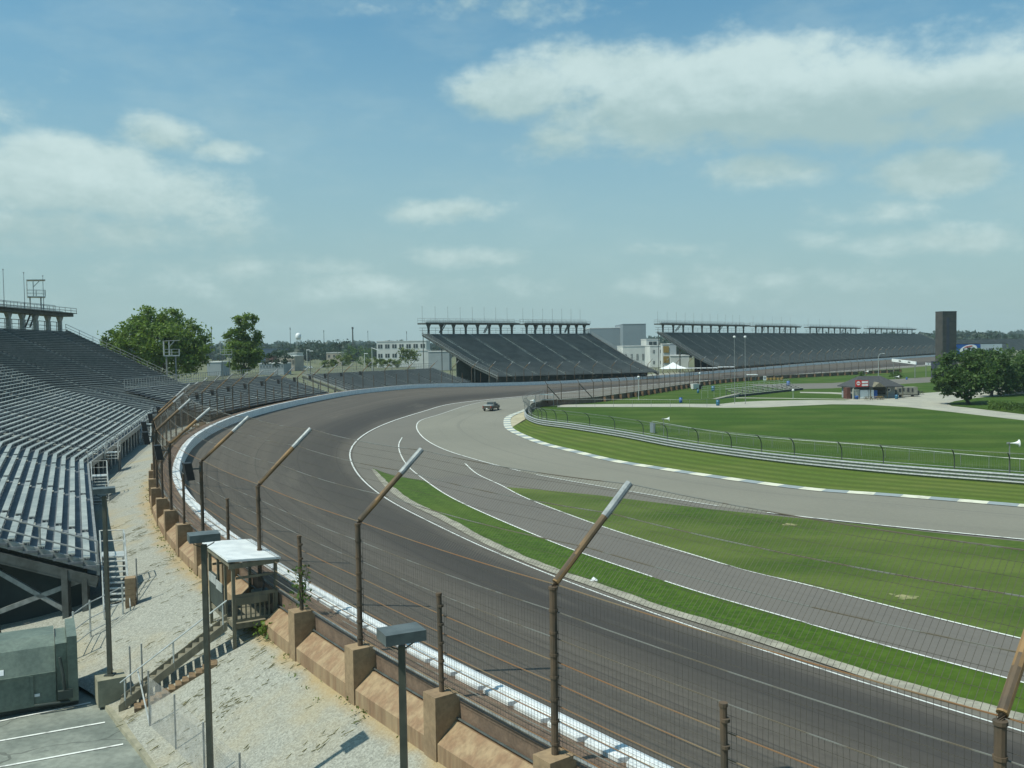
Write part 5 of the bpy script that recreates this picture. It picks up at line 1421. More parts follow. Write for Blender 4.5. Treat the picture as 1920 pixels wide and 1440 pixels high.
# ------------------------------------------------------------------ refreshment hut
hb_ = P(1600, 748.5); hx = unit2((P(1664, 748)-P(1612, 748.5)).to_2d()); hx = unit2((1, .10)); hy = Vector((-hx.y, hx.x, 0))
hut = thing('refreshment_hut', (hb_.x, hb_.y, 0), 'small refreshment hut with dark shingle roof, white coolers and a red sign', 'hut')
def hq(a_, b_, z): return hb_+hx*a_+hy*b_+Vector((0, 0, z))
def hbox(mb, x0, x1, y0, y1, z0, z1, mi=0):
    mb.hexa([hq(x0, y0, z0), hq(x1, y0, z0), hq(x1, y1, z0), hq(x0, y1, z0)], [hq(x0, y0, z1), hq(x1, y0, z1), hq(x1, y1, z1), hq(x0, y1, z1)], mi)
mb = MB(); hbox(mb, .8, 11.2, 2.2, 7.5, 0, 2.75); mb.build('wall', M['bldg_grey'], hut)
mb = MB(); hbox(mb, -.95, -.05, 1.2, 3.0, 0, 2.6); mb.build('brick_pier', M['brick'], hut)
mb = MB(); hbox(mb, 5.9, 8.9, 2.12, 2.197, .9, 2.55); mb.build('serving_hatch', M['black'], hut)
mb = MB(); hbox(mb, 5.7, 9.2, 1.5, 2.11, .78, .9); mb.build('counter', M['wood'], hut)
mb = MB()                                                    # hipped roof
e0 = [hq(.2, -.3, 2.8), hq(12.0, -.3, 2.8), hq(12.0, 8.6, 2.8), hq(.2, 8.6, 2.8)]; r1, r2 = hq(3.2, 4.1, 5.1), hq(8.6, 4.1, 5.1)
e1 = [v-Vector((0, 0, .22)) for v in e0]
mb.mesh(e0+[r1, r2]+e1, [(0, 1, 5, 4), (1, 2, 5), (2, 3, 4, 5), (3, 0, 4), (6, 7, 1, 0), (7, 8, 2, 1), (8, 9, 3, 2), (9, 6, 0, 3), (9, 8, 7, 6)])
mb.build('roof', M['roof_dark'], hut)
for a_ in (.0, 4.1, 8.2, 11.9):
    mb = MB(); mb.bar(hq(a_, .0, 0), hq(a_, .0, 2.58), .16); mb.build('porch_post', M['step_pale'] if a_ < 1 else M['wood'], hut)
for i, (x0, x1) in enumerate(((.2, 1.5),)):
    mb = MB(); hbox(mb, x0, x1, .1, .9, .02, 2.3); mb.build('ice_chest', M['step_pale'], hut)
mb = MB()
mb.mesh([hq(4.4, -.9, 2.75), hq(7.2, -.9, 2.75), hq(5.8, -.9, 3.75), hq(4.4, 1.9, 2.9), hq(7.2, 1.9, 2.9), hq(5.8, 3.4, 3.9)], [(0, 1, 2), (0, 2, 5, 3), (1, 4, 5, 2), (0, 3, 4, 1)]); mb.build('gable', M['wood'], hut)
def cooler(x0, x1, lab, mat, z1=2.05):
    t = thing('drinks_cooler', hq(x0, -.1, 0), lab, 'cooler', 'coolers in front of the hut'); mb = MB(); hbox(mb, x0, x1, .15, .9, .05, z1); mb.build('cabinet', M[mat], t)
    mb = MB(); xm = (x0+x1)/2; hbox(mb, x0+.06, xm-.03, .11, .146, .2, z1-.12); hbox(mb, xm+.03, x1-.06, .11, .146, .2, z1-.12); mb.build('door', M['white'] if mat == 'white' else M['sign_blue'], t)
cooler(1.7, 3.6, 'white double-door cooler nearest the ice chest on the hut porch', 'white')
cooler(3.75, 5.0, 'second white cooler on the hut porch, narrower than its neighbour', 'white')
cooler(5.1, 5.85, 'narrow blue cooler at the dark serving hatch', 'sign_blue', 1.95)
# round emblem board on the dark hatch end
t = thing('round_sign', hq(9.6, 2.0, 1.8), 'round white emblem sign on the dark right end of the hut', 'sign'); mb = MB()
vs = [hq(9.6+.5*math.cos(a_), 1.98, 1.9+.5*math.sin(a_)) for a_ in [i*math.pi/8 for i in range(16)]]; vb = [v+hy*.08 for v in vs]
mb.mesh(vs+vb, [tuple(range(16)), tuple(range(31, 15, -1))]+[(i, 16+i, 16+(i+1) % 16, (i+1) % 16) for i in range(16)]); mb.build('disc', M['white'], t)
mb = MB(); vs2 = [hq(9.6+.26*math.cos(a_), 1.95, 1.9+.26*math.sin(a_)) for a_ in [i*math.pi/6 for i in range(12)]]; vb2 = [v+hy*.025 for v in vs2]
mb.mesh(vs2+vb2, [tuple(range(12)), tuple(range(23, 11, -1))]+[(i, 12+i, 12+(i+1) % 12, (i+1) % 12) for i in range(12)]); mb.build('emblem', M['sign_navy'], t)
# lettering
def text_mesh(name, body, size, mat, parent, origin, xdir, updir, extrude=.01, shear=0.0, bold=0.0, align='CENTER'):
    cu = bpy.data.curves.new('tmp', 'FONT'); cu.body = body; cu.size = size; cu.extrude = extrude; cu.align_x = align; cu.align_y = 'CENTER'; cu.shear = shear; cu.offset = bold
    ob = bpy.data.objects.new('tmp', cu); COL.objects.link(ob); dg = bpy.context.evaluated_depsgraph_get(); dg.update()
    me = bpy.data.meshes.new_from_object(ob.evaluated_get(dg)); COL.objects.unlink(ob); bpy.data.objects.remove(ob)
    x = Vector(xdir).normalized(); u = Vector(updir).normalized(); n_ = x.cross(u)
    off = ORI[parent.name]
    for v in me.vertices: c = v.co.copy(); v.co = Vector(origin)+x*c.x+u*c.y+n_*c.z-off
    me.materials.clear(); me.materials.append(mat); me.name = name
    o = bpy.data.objects.new(name, me); COL.objects.link(o); o.parent = parent; ORI[o.name] = off; return o
sg = thing('soft_drink_sign', hq(.4, -.35, 2.9), 'red and white refreshment sign on the hut roof edge', 'sign')
mb = MB(); hbox(mb, .3, 1.7, -.42, -.34, 2.85, 4.4); mb.build('red_panel', M['red'], sg)
mb = MB(); hbox(mb, 1.703, 3.4, -.42, -.34, 2.85, 4.3); mb.build('word_panel', M['red'], sg)
vs = [hq(1.0+.45*math.cos(a_), -.44, 3.65+.45*math.sin(a_)) for a_ in [i*math.pi/9 for i in range(18)]]; vb = [v+hy*.018 for v in vs]; mb = MB()
mb.mesh(vs+vb, [tuple(range(18)), tuple(range(35, 17, -1))]+[(i, 18+i, 18+(i+1) % 18, (i+1) % 18) for i in range(18)]); mb.build('disc_emblem', M['white'], sg)
mb = MB(); hbox(mb, .66, 1.34, -.455, -.442, 3.55, 3.75); mb.build('emblem_wave', M['red'], sg)
mb = MB(); hbox(mb, 1.82, 3.28, -.44, -.424, 3.66, 4.12); hbox(mb, 1.82, 3.28, -.44, -.424, 3.0, 3.45); mb.build('word_band', M['white'], sg)
# barrels
def barrel(px, py, lab, mat='blue', s=1.0, z=0):
    c = P(px, py, z); t = thing('barrel', c, lab, 'barrel', 'blue barrels about the infield'); mb = MB()
    mb.lathe(c, [(.28*s, 0), (.31*s, .1*s), (.31*s, .3*s), (.325*s, .32*s), (.31*s, .34*s), (.31*s, .6*s), (.325*s, .62*s), (.31*s, .64*s), (.3*s, .95*s)], 14); mb.build('drum', M[mat], t, True)
    mb = MB(); mb.lathe(c+Vector((0, 0, .95*s)), [(.305*s, 0), (.3*s, .05*s), (.1*s, .07*s)], 14); mb.build('rim', M['sign_navy'], t)
barrel(1665, 744.8, 'blue barrel right of the picnic table at the hut, left one of the pair', 'blue', 1.0)
barrel(1671.5, 744.8, 'blue barrel right of the picnic table at the hut, right one of the pair', 'blue', 1.0)
barrel(1681, 748.2, 'teal barrel standing alone on the paving right of the hut', 'teal', 1.05)
barrel(1700, 712, 'blue barrel far behind the hut, right of the shrub', 'blue', .9)
barrel(1337, 733.5, 'blue barrel on the grass left of the bleacher ramp', 'teal', 1.5)
barrel(1309, 737, 'small dark blue barrel on the grass left of the white cart', 'teal', 1.0)
barrel(1276.5, 755, 'blue barrel by the fence at the path end', 'blue', 1.2)
barrel(1346, 760.5, 'blue barrel beside the path under the thin light poles', 'teal', 1.25)
barrel(1478, 723.6, 'blue barrel behind the upper end of the bleacher ramp', 'blue', 1.6)
# blue cooler tub at the pier
t = thing('blue_tub', P(1606.5, 749), 'light blue lidded tub on the ground at the hut corner', 'tub'); c = P(1606.5, 749); c = hq(.55, -.5, 0); mb = MB(); mb.lathe(c, [(.36, 0), (.44, .55), (.46, .6)], 14); mb.build('tub', M['blue'], t, True); mb = MB(); mb.lathe(c+Vector((0, 0, .6)), [(.47, 0), (.40, .12), (.2, .2)], 14); mb.build('lid', M['blue'], t, True)
# picnic tables and chairs
def picnic(px, py, lab, mat, rz):
    c = P(px, py); t = thing('picnic_table', c, lab, 'picnic table', 'picnic tables by the hut'); cc, ss = math.cos(rz), math.sin(rz)
    def q(x, y, z): return Vector((c.x+cc*x-ss*y, c.y+ss*x+cc*y, z))
    mb = MB(); mb.box((c.x, c.y, .74), (1.9, .8, .06), rz); mb.build('top', M[mat], t)
    for y in (-.72, .72): mb = MB(); w = q(0, y, .44); mb.box((w.x, w.y, .44), (1.9, .28, .05), rz); mb.build('seat', M[mat], t)
    for x in (-.65, .65):
        mb = MB(); mb.bar(q(x, -.7, 0), q(x, .25, .7), .08); mb.bar(q(x, .7, 0), q(x, -.25, .7), .08); mb.bar(q(x, -.8, .38), q(x, .8, .38), .08); mb.build('leg_frame', M['wood'], t)
picnic(1648, 749.5, 'ochre wooden picnic table in front of the blue cooler', 'yellow', .1)
picnic(1629, 750, 'dark picnic table in front of the white coolers', 'wood', .05)
picnic(1712, 741.5, 'dark picnic table right of the hut', 'roof_dark', .3)
picnic(1724, 739.5, 'picnic table with a pale cover, farthest right of the hut', 'roof_dark', .2)
c = P(1590, 744); t = thing('garden_chair', c, 'white plastic chair alone left of the hut pier', 'chair'); mb = MB(); mb.box((c.x, c.y, .44), (.5, .5, .05)); mb.build('seat', M['step_pale'], t)
mb = MB(); mb.hexa([(c.x+.18, c.y-.24, .47), (c.x+.25, c.y-.24, .47), (c.x+.25, c.y+.24, .47), (c.x+.18, c.y+.24, .47)], [(c.x+.32, c.y-.24, .98), (c.x+.38, c.y-.24, .98), (c.x+.38, c.y+.24, .98), (c.x+.32, c.y+.24, .98)]); mb.build('backrest', M['step_pale'], t)
for x, y in ((-.2, -.2), (.2, -.2), (.2, .2), (-.2, .2)): mb = MB(); mb.bar((c.x+x, c.y+y, 0), (c.x+x, c.y+y, .42), .05); mb.build('leg', M['step_pale'], t)
# low trailer wall right of the hut
t = thing('display_trailer', hq(12.5, 4, 0), 'pale low trailer with dark lettering patches right of the hut', 'trailer'); mb = MB(); hbox(mb, 12.6, 17.8, 4, 6.2, .55, 2.3); mb.build('body', M['concrete'], t)
mb = MB(); hbox(mb, 13.1, 13.7, 3.96, 3.997, 1.2, 2.0); hbox(mb, 14.2, 14.5, 3.96, 3.997, 1.3, 2.1); hbox(mb, 15.2, 15.7, 3.96, 3.997, 1.2, 2.1); hbox(mb, 16.3, 16.7, 3.96, 3.997, 1.2, 2.05); mb.build('marking', M['roof_dark'], t)
mb = MB(); hbox(mb, 12.6, 17.8, 4.1, 6.1, .35, .545); hbox(mb, 17.8, 18.6, 4.6, 5.6, .3, 1.4); mb.build('chassis', M['steel_dark'], t)
for x in (13.6, 16.6):
    w = hq(x, 4.2, .32); mb = MB(); mb.tube([w-hy*.14, w+hy*.14], .32, 12); mb.build('wheel', M['tyre'], t)

# small bleacher ramp in the infield
rp0, rp1 = P(1345, 748.5), P(1507, 731); t = thing('infield_bleacher', rp0, 'long low infield bleacher ramp with pale seat rows and dark underside', 'bleacher')
dr = (rp1-rp0); dr.z = 0; hl = dr.length; dr.normalize(); dn = Vector((-dr.y, dr.x, 0))
for r_ in range(5):
    mb = MB(); z = .55+r_*.32; o = dn*(r_*.8)
    s0, s1 = hl*.22, hl*.99
    p = [rp0+dr*s0+o, rp0+dr*s1+o, rp0+dr*s1+o+dn*.45, rp0+dr*s0+o+dn*.45]
    p = [v+Vector((0, 0, z)) for v in p]; mb.hexa(p, [v+Vector((0, 0, .07)) for v in p]); mb.build('bench', M['step_pale'], t)
mb = MB()
for i in range(14):
    s = hl*(.22+.76*i/13)
    for r_ in (0, 2, 4): q = rp0+dr*s+dn*(r_*.8+.2); mb.bar(q, q+Vector((0, 0, .55+r_*.32)), .1)
    mb.bar(rp0+dr*s+dn*.1+Vector((0, 0, .3)), rp0+dr*s+dn*3.5+Vector((0, 0, 1.6)), .1, .14)
mb.build('frame', M['steel_dark'], t)
mb = MB(); q0_, q1_ = rp0+dr*hl*.22-dn*.05, rp0+dr*hl*.99-dn*.05
mb.hexa([q0_, q1_, q1_+dn*.08, q0_+dn*.08], [v+Vector((0, 0, .5)) for v in (q0_, q1_, q1_+dn*.08, q0_+dn*.08)]); mb.build('skirt', M['roof_dark'], t)
mb = MB(); q0_, q1_ = rp0+dr*hl*.0, rp0+dr*hl*.24
mb.hexa([q0_, q1_, q1_+dn*1.2, q0_+dn*1.2], [q0_+Vector((0, 0, .12)), q1_+Vector((0, 0, .8)), q1_+dn*1.2+Vector((0, 0, .8)), q0_+dn*1.2+Vector((0, 0, .12))]); mb.build('ramp', M['concrete'], t)
mb = MB()
for s in range(0, int(hl), 3): q = rp0+dr*s+dn*4.2; mb.bar(q, q+Vector((0, 0, 2.9)), .05)
for h in (1.9, 2.4, 2.9): mb.tube([rp0+dn*4.2+Vector((0, 0, h)), rp1+dn*4.2+Vector((0, 0, h))], .03, 4)
mb.build('railing', M['steel_pale'], t)
# white cart bin, shelters, small signs by the inner wall
c = P(1303, 730.5); t = thing('utility_cart', c, 'white tapered cart bin on the grass under the inner fence', 'bin'); mb = MB(); mb.box((c.x, c.y, .95), (1.7, 1.4, 1.5), .3, 0, 1.18); mb.build('tub', M['bldg_white'], t); mb = MB(); mb.box((c.x+1.5, c.y+.4, .75), (1.1, 1.0, 1.2), .3); mb.build('motor_box', M['black'], t)
for s in (-.5, .5): mb = MB(); mb.tube([(c.x+s, c.y-.75, .22), (c.x+s, c.y-.55, .22)], .22, 10); mb.build('wheel', M['tyre'], t)
def shelter(px, py, dist, w, h, lab, roof='white'):
    top = PD(px, py, dist); t = thing('shelter', (top.x, top.y, 0), lab, 'shelter'); mb = MB(); mb.box((top.x, top.y, top.z), (w, 2.6, .25)); mb.build('roof', M[roof], t)
    for x in (-w*.35, w*.35): mb = MB(); mb.bar((top.x+x, top.y, 0), (top.x+x, top.y, top.z-.12), .16); mb.build('leg', M['steel'], t)
    return top
shelter(1410, 702.5, 318, 3.4, 3, 'small white-roofed marshal shelter by the inner wall right of the light poles')
tp_ = shelter(1316, 690, 330, 11, 4, 'long flat white canopy on posts across the track from the white cart')
shelter(1362, 688, 352, 6, 4, 'second flat white canopy under the corner of the longest far stand')
c = PD(1434, 709, 312); t = thing('number_board', (c.x, c.y, 0), 'small white board with a dark figure on the inner wall', 'sign'); mb = MB(); mb.box((c.x, c.y, c.z), (1.0, .08, 1.5)); mb.build('board', M['white'], t); mb = MB(); mb.bar((c.x, c.y+.1, 0), (c.x, c.y+.1, c.z+.7), .1); mb.build('post', M['steel'], t)
text_mesh('figure', '0', 1.2, M['roof_dark'], t, (c.x, c.y-.06, c.z+.05), (1, 0, 0), (0, 0, 1), .01, 0, .03)
c = P(1452, 714); c = PD(1453, 713.5, 320); t = thing('tyre_stack', (c.x, c.y, 0), 'brown mound of tyres against the inner wall', 'tyres'); mb = MB()
for i in range(5):
    for j in range(2): mb.lathe((c.x-2.6+i*1.25, c.y, j*.45), [(.3, 0), (.6, .05), (.62, .22), (.6, .4), (.3, .44)], 12)
mb.build('tyres', M['yellow'], t)
# poles
def pole(px, ytop, ybot, lab, r=.08, head='ball', mat='steel_pale', name='light_pole'):
    b = P(px, ybot); top = PD(px, ytop, b.y); t = thing(name, b, lab, 'light pole', 'poles in the infield'); mb = MB()
    if head == 'arm':
        pts = [b, (b.x, b.y, top.z-1.2), (b.x+.3, b.y, top.z-.35), (b.x+1.0, b.y, top.z), (b.x+1.7, b.y, top.z+.05)]
        mb.tube(pts, r, 7, r2=r*.6); mb.build('pole', M[mat], t); mb = MB(); mb.box((b.x+1.9, b.y, top.z+.03), (.8, .34, .16)); mb.build('lamp_head', M['white'], t)
    else:
        mb.tube([b, (b.x, b.y, top.z)], r, 7, r2=r*.7); mb.build('pole', M[mat], t); mb = MB(); mb.lathe((b.x, b.y, top.z-.1), [(.1, 0), (.28, .15), (.3, .35), (.12, .5)], 10); mb.build('lamp_head', M['white'], t)
pole(1377.5, 633, 757, 'tall thin light pole, left one of the twin poles by the path', .07, mat='steel')
pole(1397.5, 633, 757.5, 'tall thin light pole, right one of the twin poles by the path', .07, mat='steel')
pole(1647, 663, 706, 'pale street lamp with curved arm behind the hut', .11, 'arm')
pole(1197.5, 708, 750, 'short white pole beside the inner fence', .1)
pole(1312, 701, 730, 'short pale pole beside the white cart', .1)
pole(1487, 733, 748, 'small signpost with pale cap on the grass right of the bleacher ramp', .07)
# boards beside the second corner
def board(pl, pr, d0, d1, h, lab):
    a_, b_ = PD(*pl, d0), PD(*pr, d1); t = thing('trackside_board', a_, lab, 'board', 'white boards beside the far corner'); mb = MB(); dd = unit2((b_-a_).to_2d()); n_ = Vector((-dd.y, dd.x, 0))*.4
    mb.hexa([a_, b_, b_+n_, a_+n_], [v+Vector((0, 0, h)) for v in (a_, b_, b_+n_, a_+n_)]); mb.build('board', M['white'], t)
    mb = MB(); [mb.bar((p_.x, p_.y, -.1), (p_.x, p_.y, p_.z+.1), .2) for p_ in (a_+(b_-a_)*.05+n_*.5, a_+(b_-a_)*.95+n_*.5)]; mb.build('leg', M['steel'], t)
    for f in (.3, .68):
        mb = MB(); p_ = a_.lerp(b_, f)-n_*.06; q_ = a_.lerp(b_, f+.1)-n_*.06; mb.hexa([p_+Vector((0, 0, h*.3)), q_+Vector((0, 0, h*.3)), q_+n_*.05+Vector((0, 0, h*.3)), p_+n_*.05+Vector((0, 0, h*.3))], [p_+Vector((0, 0, h*.75)), q_+Vector((0, 0, h*.75)), q_+n_*.05+Vector((0, 0, h*.75)), p_+n_*.05+Vector((0, 0, h*.75))]); mb.build('mark', M['steel_dark'], t)
board((1672, 677.8), (1717, 683.5), 330, 318, 1.0, 'long white trackside board with dark marks in front of the far corner')
board((1736, 684.5), (1749, 685.5), 330, 330, .9, 'short white trackside board next to the dark tower foot')

# dark tower, billboard
tw = PD(1775, 690, 330); t = thing('scoring_tower', (tw.x, tw.y, 0), 'tall dark rectangular tower rising above the infield trees', 'tower')
ztop = PD(1775, 585, 330).z; ax_ = unit2((1, .25)); ay_ = Vector((-ax_.y, ax_.x, 0))
def tq(a_, b_, z): return Vector((tw.x, tw.y, 0))+ax_*a_+ay_*b_+Vector((0, 0, z))
mb = MB(); mb.hexa([tq(-2.9, -1.5, 0), tq(.1, -2.6, 0), tq(3.1, -1.5, 0), tq(3.1, 2.5, 0)][:0] or [tq(-2.9, -1.4, 0), tq(2.9, -1.4, 0), tq(2.9, 2.4, 0), tq(-2.9, 2.4, 0)], [tq(-2.9, -1.4, ztop), tq(2.9, -1.4, ztop), tq(2.9, 2.4, ztop), tq(-2.9, 2.4, ztop)]); mb.build('shaft', M['tower'], t)
mb = MB()
for i in range(9): z = 3+(ztop-4)*i/8; mb.hexa([tq(-2.9, -1.43, z), tq(2.9, -1.43, z), tq(2.9, -1.403, z), tq(-2.9, -1.403, z)], [tq(-2.9, -1.43, z+.06), tq(2.9, -1.43, z+.06), tq(2.9, -1.403, z+.06), tq(-2.9, -1.403, z+.06)])
mb.build('panel_joint', M['black'], t)
mb = MB(); mb.hexa([tq(-1.3, -1.46, 2), tq(-.1, -1.46, 2), tq(-.1, -1.403, 2), tq(-1.3, -1.403, 2)], [tq(-1.3, -1.46, ztop-2), tq(-.1, -1.46, ztop-2), tq(-.1, -1.403, ztop-2), tq(-1.3, -1.403, ztop-2)]); mb.build('display_column', M['tower_blue'], t)
mb = MB(); mb.hexa([tq(-2.95, -1.45, ztop), tq(2.95, -1.45, ztop), tq(2.95, 2.45, ztop), tq(-2.95, 2.45, ztop)], [tq(-2.95, -1.45, ztop+.25), tq(2.95, -1.45, ztop+.25), tq(2.95, 2.45, ztop+.25), tq(-2.95, 2.45, ztop+.25)]); mb.build('cap', M['roof_dark'], t)
c = PD(1757, 697, 322); t = thing('plinth_block', (c.x, c.y, 0), 'dark blue block at the foot of the dark tower', 'block'); mb = MB(); z = PD(1757, 678, 322).z; mb.box((c.x, c.y, z/2), (3.0, 2.5, z), .1); mb.box((c.x, c.y, z+.06), (3.2, 2.7, .12), .1); mb.build('block', M['tower_blue'], t)
D_ = 345
a_, b_ = PD(1791, 661, D_), PD(1838, 661, D_); zt_, zb_ = PD(1791, 645.5, D_).z, PD(1791, 668, D_).z
bb = thing('billboard', (a_.x, a_.y, 0), 'blue billboard with a white oval emblem between tower and trees', 'billboard')
mb = MB(); mb.hexa([(a_.x, D_, zb_), (b_.x, D_, zb_), (b_.x, D_+.4, zb_), (a_.x, D_+.4, zb_)], [(a_.x, D_, zt_), (b_.x, D_, zt_), (b_.x, D_+.4, zt_), (a_.x, D_+.4, zt_)]); mb.build('panel', M['sign_blue'], bb)
mb = MB(); mb.box(((a_.x+b_.x)/2, D_+.2, zt_+.1), (b_.x-a_.x, .5, .19)); mb.build('frame', M['roof_dark'], bb)
cx, cz = a_.x+(b_.x-a_.x)*.52, zb_+(zt_-zb_)*.52; ww, hh = (b_.x-a_.x), (zt_-zb_)
def oval(rx, rz, y, th, tilt, n_=24):
    vs = []
    for i in range(n_):
        an = 2*math.pi*i/n_; x, z = rx*math.cos(an), rz*math.sin(an); vs.append(Vector((cx+x*math.cos(tilt)-z*math.sin(tilt), y, cz+x*math.sin(tilt)+z*math.cos(tilt))))
    return vs+[v+Vector((0, th, 0)) for v in vs], [tuple(range(n_))[::-1] if False else tuple(range(n_)), tuple(range(2*n_-1, n_-1, -1))]+[(i, n_+i, n_+(i+1) % n_, (i+1) % n_) for i in range(n_)]
mb = MB(); mb.mesh(*oval(ww*.36, hh*.40, D_-.06, .05, .28)); mb.build('emblem_oval', M['white'], bb)
mb = MB()
for i in range(2):
    mb.hexa([(cx-1.6+i*.5, D_-.12, cz+.75+i*.35), (cx+1.4, D_-.12, cz+1.15+i*.35), (cx+1.4, D_-.07, cz+1.15+i*.35), (cx-1.6+i*.5, D_-.07, cz+.75+i*.35)], [(cx-1.5+i*.5, D_-.12, cz+.95+i*.35), (cx+1.5, D_-.12, cz+1.35+i*.35), (cx+1.5, D_-.07, cz+1.35+i*.35), (cx-1.5+i*.5, D_-.07, cz+.95+i*.35)])
mb.build('red_stripe', M['red'], bb)
text_mesh('lettering', 'Lite', hh*.72, M['sign_navy'], bb, (cx, D_-.1, cz-.15), (1, 0, .28), (-.05, 0, 1), .03, .15, .05)
for f in (.1, .9): mb = MB(); x = a_.x+(b_.x-a_.x)*f; mb.bar((x, D_+.6, 0), (x, D_+.6, zt_-.1), .35); mb.build('leg', M['steel_dark'], bb)
a2, b2_ = PD(1839, 661, D_), PD(1879, 661, D_); bb2 = thing('billboard', (a2.x, D_, 0), 'pale grey billboard with faint lettering right of the blue one', 'billboard')
mb = MB(); mb.hexa([(a2.x, D_, zb_), (b2_.x, D_, zb_), (b2_.x, D_+.4, zb_), (a2.x, D_+.4, zb_)], [(a2.x, D_, zt_-.05), (b2_.x, D_, zt_-.05), (b2_.x, D_+.4, zt_-.05), (a2.x, D_+.4, zt_-.05)]); mb.build('panel', M['sign_pale'], bb2)
mb = MB(); mb.box(((a2.x+b2_.x)/2+1, D_+.2, zt_+.1), (b2_.x-a2.x+2, .5, .19)); mb.build('frame', M['roof_dark'], bb2)
text_mesh('lettering', '1-800', hh*.30, M['steel_dark'], bb2, ((a2.x+b2_.x)/2-.6, D_-.08, zb_+hh*.52), (1, 0, 0), (0, 0, 1), .03, 0, .02)
for f in (.1, .9): mb = MB(); x = a2.x+(b2_.x-a2.x)*f; mb.bar((x, D_+.6, 0), (x, D_+.6, zt_-.1), .35); mb.build('leg', M['steel_dark'], bb2)

# ------------------------------------------------------------------ buildings beyond
def bld(name, pl, pr, ytop, ybot, dist, depth, wall, roof, lab, rows=0, cols=0, wf=.62, hf=.5, parapet=.5, turn=0.0, zb=0.0, win='glass'):
    a_, b_ = PD(pl, ytop, dist), PD(pr, ytop, dist+turn); zt = a_.z; c = (a_+b_)/2
    t = thing(name, (c.x, c.y, zb), lab, 'building'); dd = unit2((b_-a_).to_2d()); n_ = Vector((-dd.y, dd.x, 0)); L_ = (b_-a_).to_2d().length
    def q(l, w, z): return Vector((a_.x, a_.y, 0))+dd*l+n_*w+Vector((0, 0, z))
    mb = MB(); mb.hexa([q(0, 0, zb), q(L_, 0, zb), q(L_, depth, zb), q(0, depth, zb)], [q(0, 0, zt), q(L_, 0, zt), q(L_, depth, zt), q(0, depth, zt)]); mb.build('wall', M[wall], t)
    mb = MB(); mb.hexa([q(-.2, -.2, zt+.003), q(L_+.2, -.2, zt+.003), q(L_+.2, depth+.2, zt+.003), q(-.2, depth+.2, zt+.003)], [q(-.2, -.2, zt+parapet), q(L_+.2, -.2, zt+parapet), q(L_+.2, depth+.2, zt+parapet), q(-.2, depth+.2, zt+parapet)]); mb.build('roof', M[roof], t)
    if rows:
        zlow = PD(pl, ybot, dist).z
        for r_ in range(rows):
            z0 = zlow+(zt-zlow)*(r_+.5-hf/2)/rows; z1 = zlow+(zt-zlow)*(r_+.5+hf/2)/rows
            for k in range(cols):
                l0 = L_*(k+.5-wf/2)/cols; l1 = L_*(k+.5+wf/2)/cols; mb = MB()
                mb.hexa([q(l0, -.12, z0), q(l1, -.12, z0), q(l1, -.003, z0), q(l0, -.003, z0)], [q(l0, -.12, z1), q(l1, -.12, z1), q(l1, -.003, z1), q(l0, -.003, z1)]); w_ = mb.build('window', M[win], t)
                mb = MB(); m_ = (l0+l1)/2; mb.hexa([q(m_-.12, -.16, z0), q(m_+.12, -.16, z0), q(m_+.12, -.123, z0), q(m_-.12, -.123, z0)], [q(m_-.12, -.16, z1), q(m_+.12, -.16, z1), q(m_+.12, -.123, z1), q(m_-.12, -.123, z1)]); mb.build('mullion', M[wall], w_)
    return t
bld('office_building', 706, 799, 641, 676, 620, 30, 'bldg_white', 'roof_pale', 'white two-storey office block with a long window grid', 2, 7, .6, .42)
bld('office_wing', 779, 803, 658, 690, 560, 18, 'bldg_white', 'roof_pale', 'blank white block under the corner of the central far stand', 0)
bld('storage_shed', 803, 842, 660, 680, 520, 20, 'bldg_grey', 'roof_pale', 'white gabled shed behind the stair of the central far stand', 0)
bld('warehouse', 1106, 1170, 616, 648, 800, 80, 'bldg_blue', 'roof_pale', 'lower part of the big blue-grey warehouse, with a pale roof', 0)
bld('warehouse', 1168, 1211, 608.5, 648, 780, 60, 'bldg_blue', 'bldg_blue', 'taller plain blue-grey warehouse block right of the pale roof', 0)
bld('plant_building', 1168, 1222, 650, 690, 560, 30, 'bldg_white', 'roof_pale', 'white plant building between the two tall far stands', 1, 5, .3, .3)
bld('plant_building', 1219, 1246, 649, 690, 520, 20, 'bldg_white', 'roof_pale', 'white building with two columns of small windows left of the sign tower', 2, 2, .25, .3)
bld('plant_building', 1212, 1236, 637, 655, 600, 25, 'bldg_white', 'roof_pale', 'small upper white block with a dark window over the plant', 1, 1, .6, .6)
t_ = bld('sign_tower', 1242, 1256, 646, 690, 480, 5, 'bldg_white', 'roof_pale', 'narrow white tower with two ochre sign squares', 0)
for zc in (655, 674):
    c = PD(1249, zc, 479.8); mb = MB(); mb.hexa([(c.x-1.5, c.y-.1, c.z-1.7), (c.x+1.5, c.y-.1, c.z-1.7), (c.x+1.5, c.y, c.z-1.7), (c.x-1.5, c.y, c.z-1.7)], [(c.x-1.5, c.y-.1, c.z+1.7), (c.x+1.5, c.y-.1, c.z+1.7), (c.x+1.5, c.y, c.z+1.7), (c.x-1.5, c.y, c.z+1.7)]); mb.build('sign_square', M['yellow'], t_)
bld('plant_building', 1257, 1292, 668, 690, 500, 20, 'bldg_white', 'roof_pale', 'low white shed below the left end of the longest far stand', 0)
bld('steel_silo_house', 1256, 1268, 645, 672, 520, 10, 'bldg_grey', 'bldg_grey', 'grey corrugated block behind the ochre sign squares', 0)
bld('low_shop', 520, 552, 669, 690, 560, 25, 'bldg_tan', 'roof_pale', 'low shop with a pale roof left of the water tower foot', 1, 6, .6, .4)
bld('low_shop', 536, 556, 663, 672, 640, 20, 'bldg_white', 'roof_pale', 'small white building above the low shop', 0)
bld('low_shop', 486, 532, 683, 692, 480, 16, 'bldg_grey', 'roof_pale', 'long grey shed with a pale roof right of the slim tree', 1, 8, .5, .4)
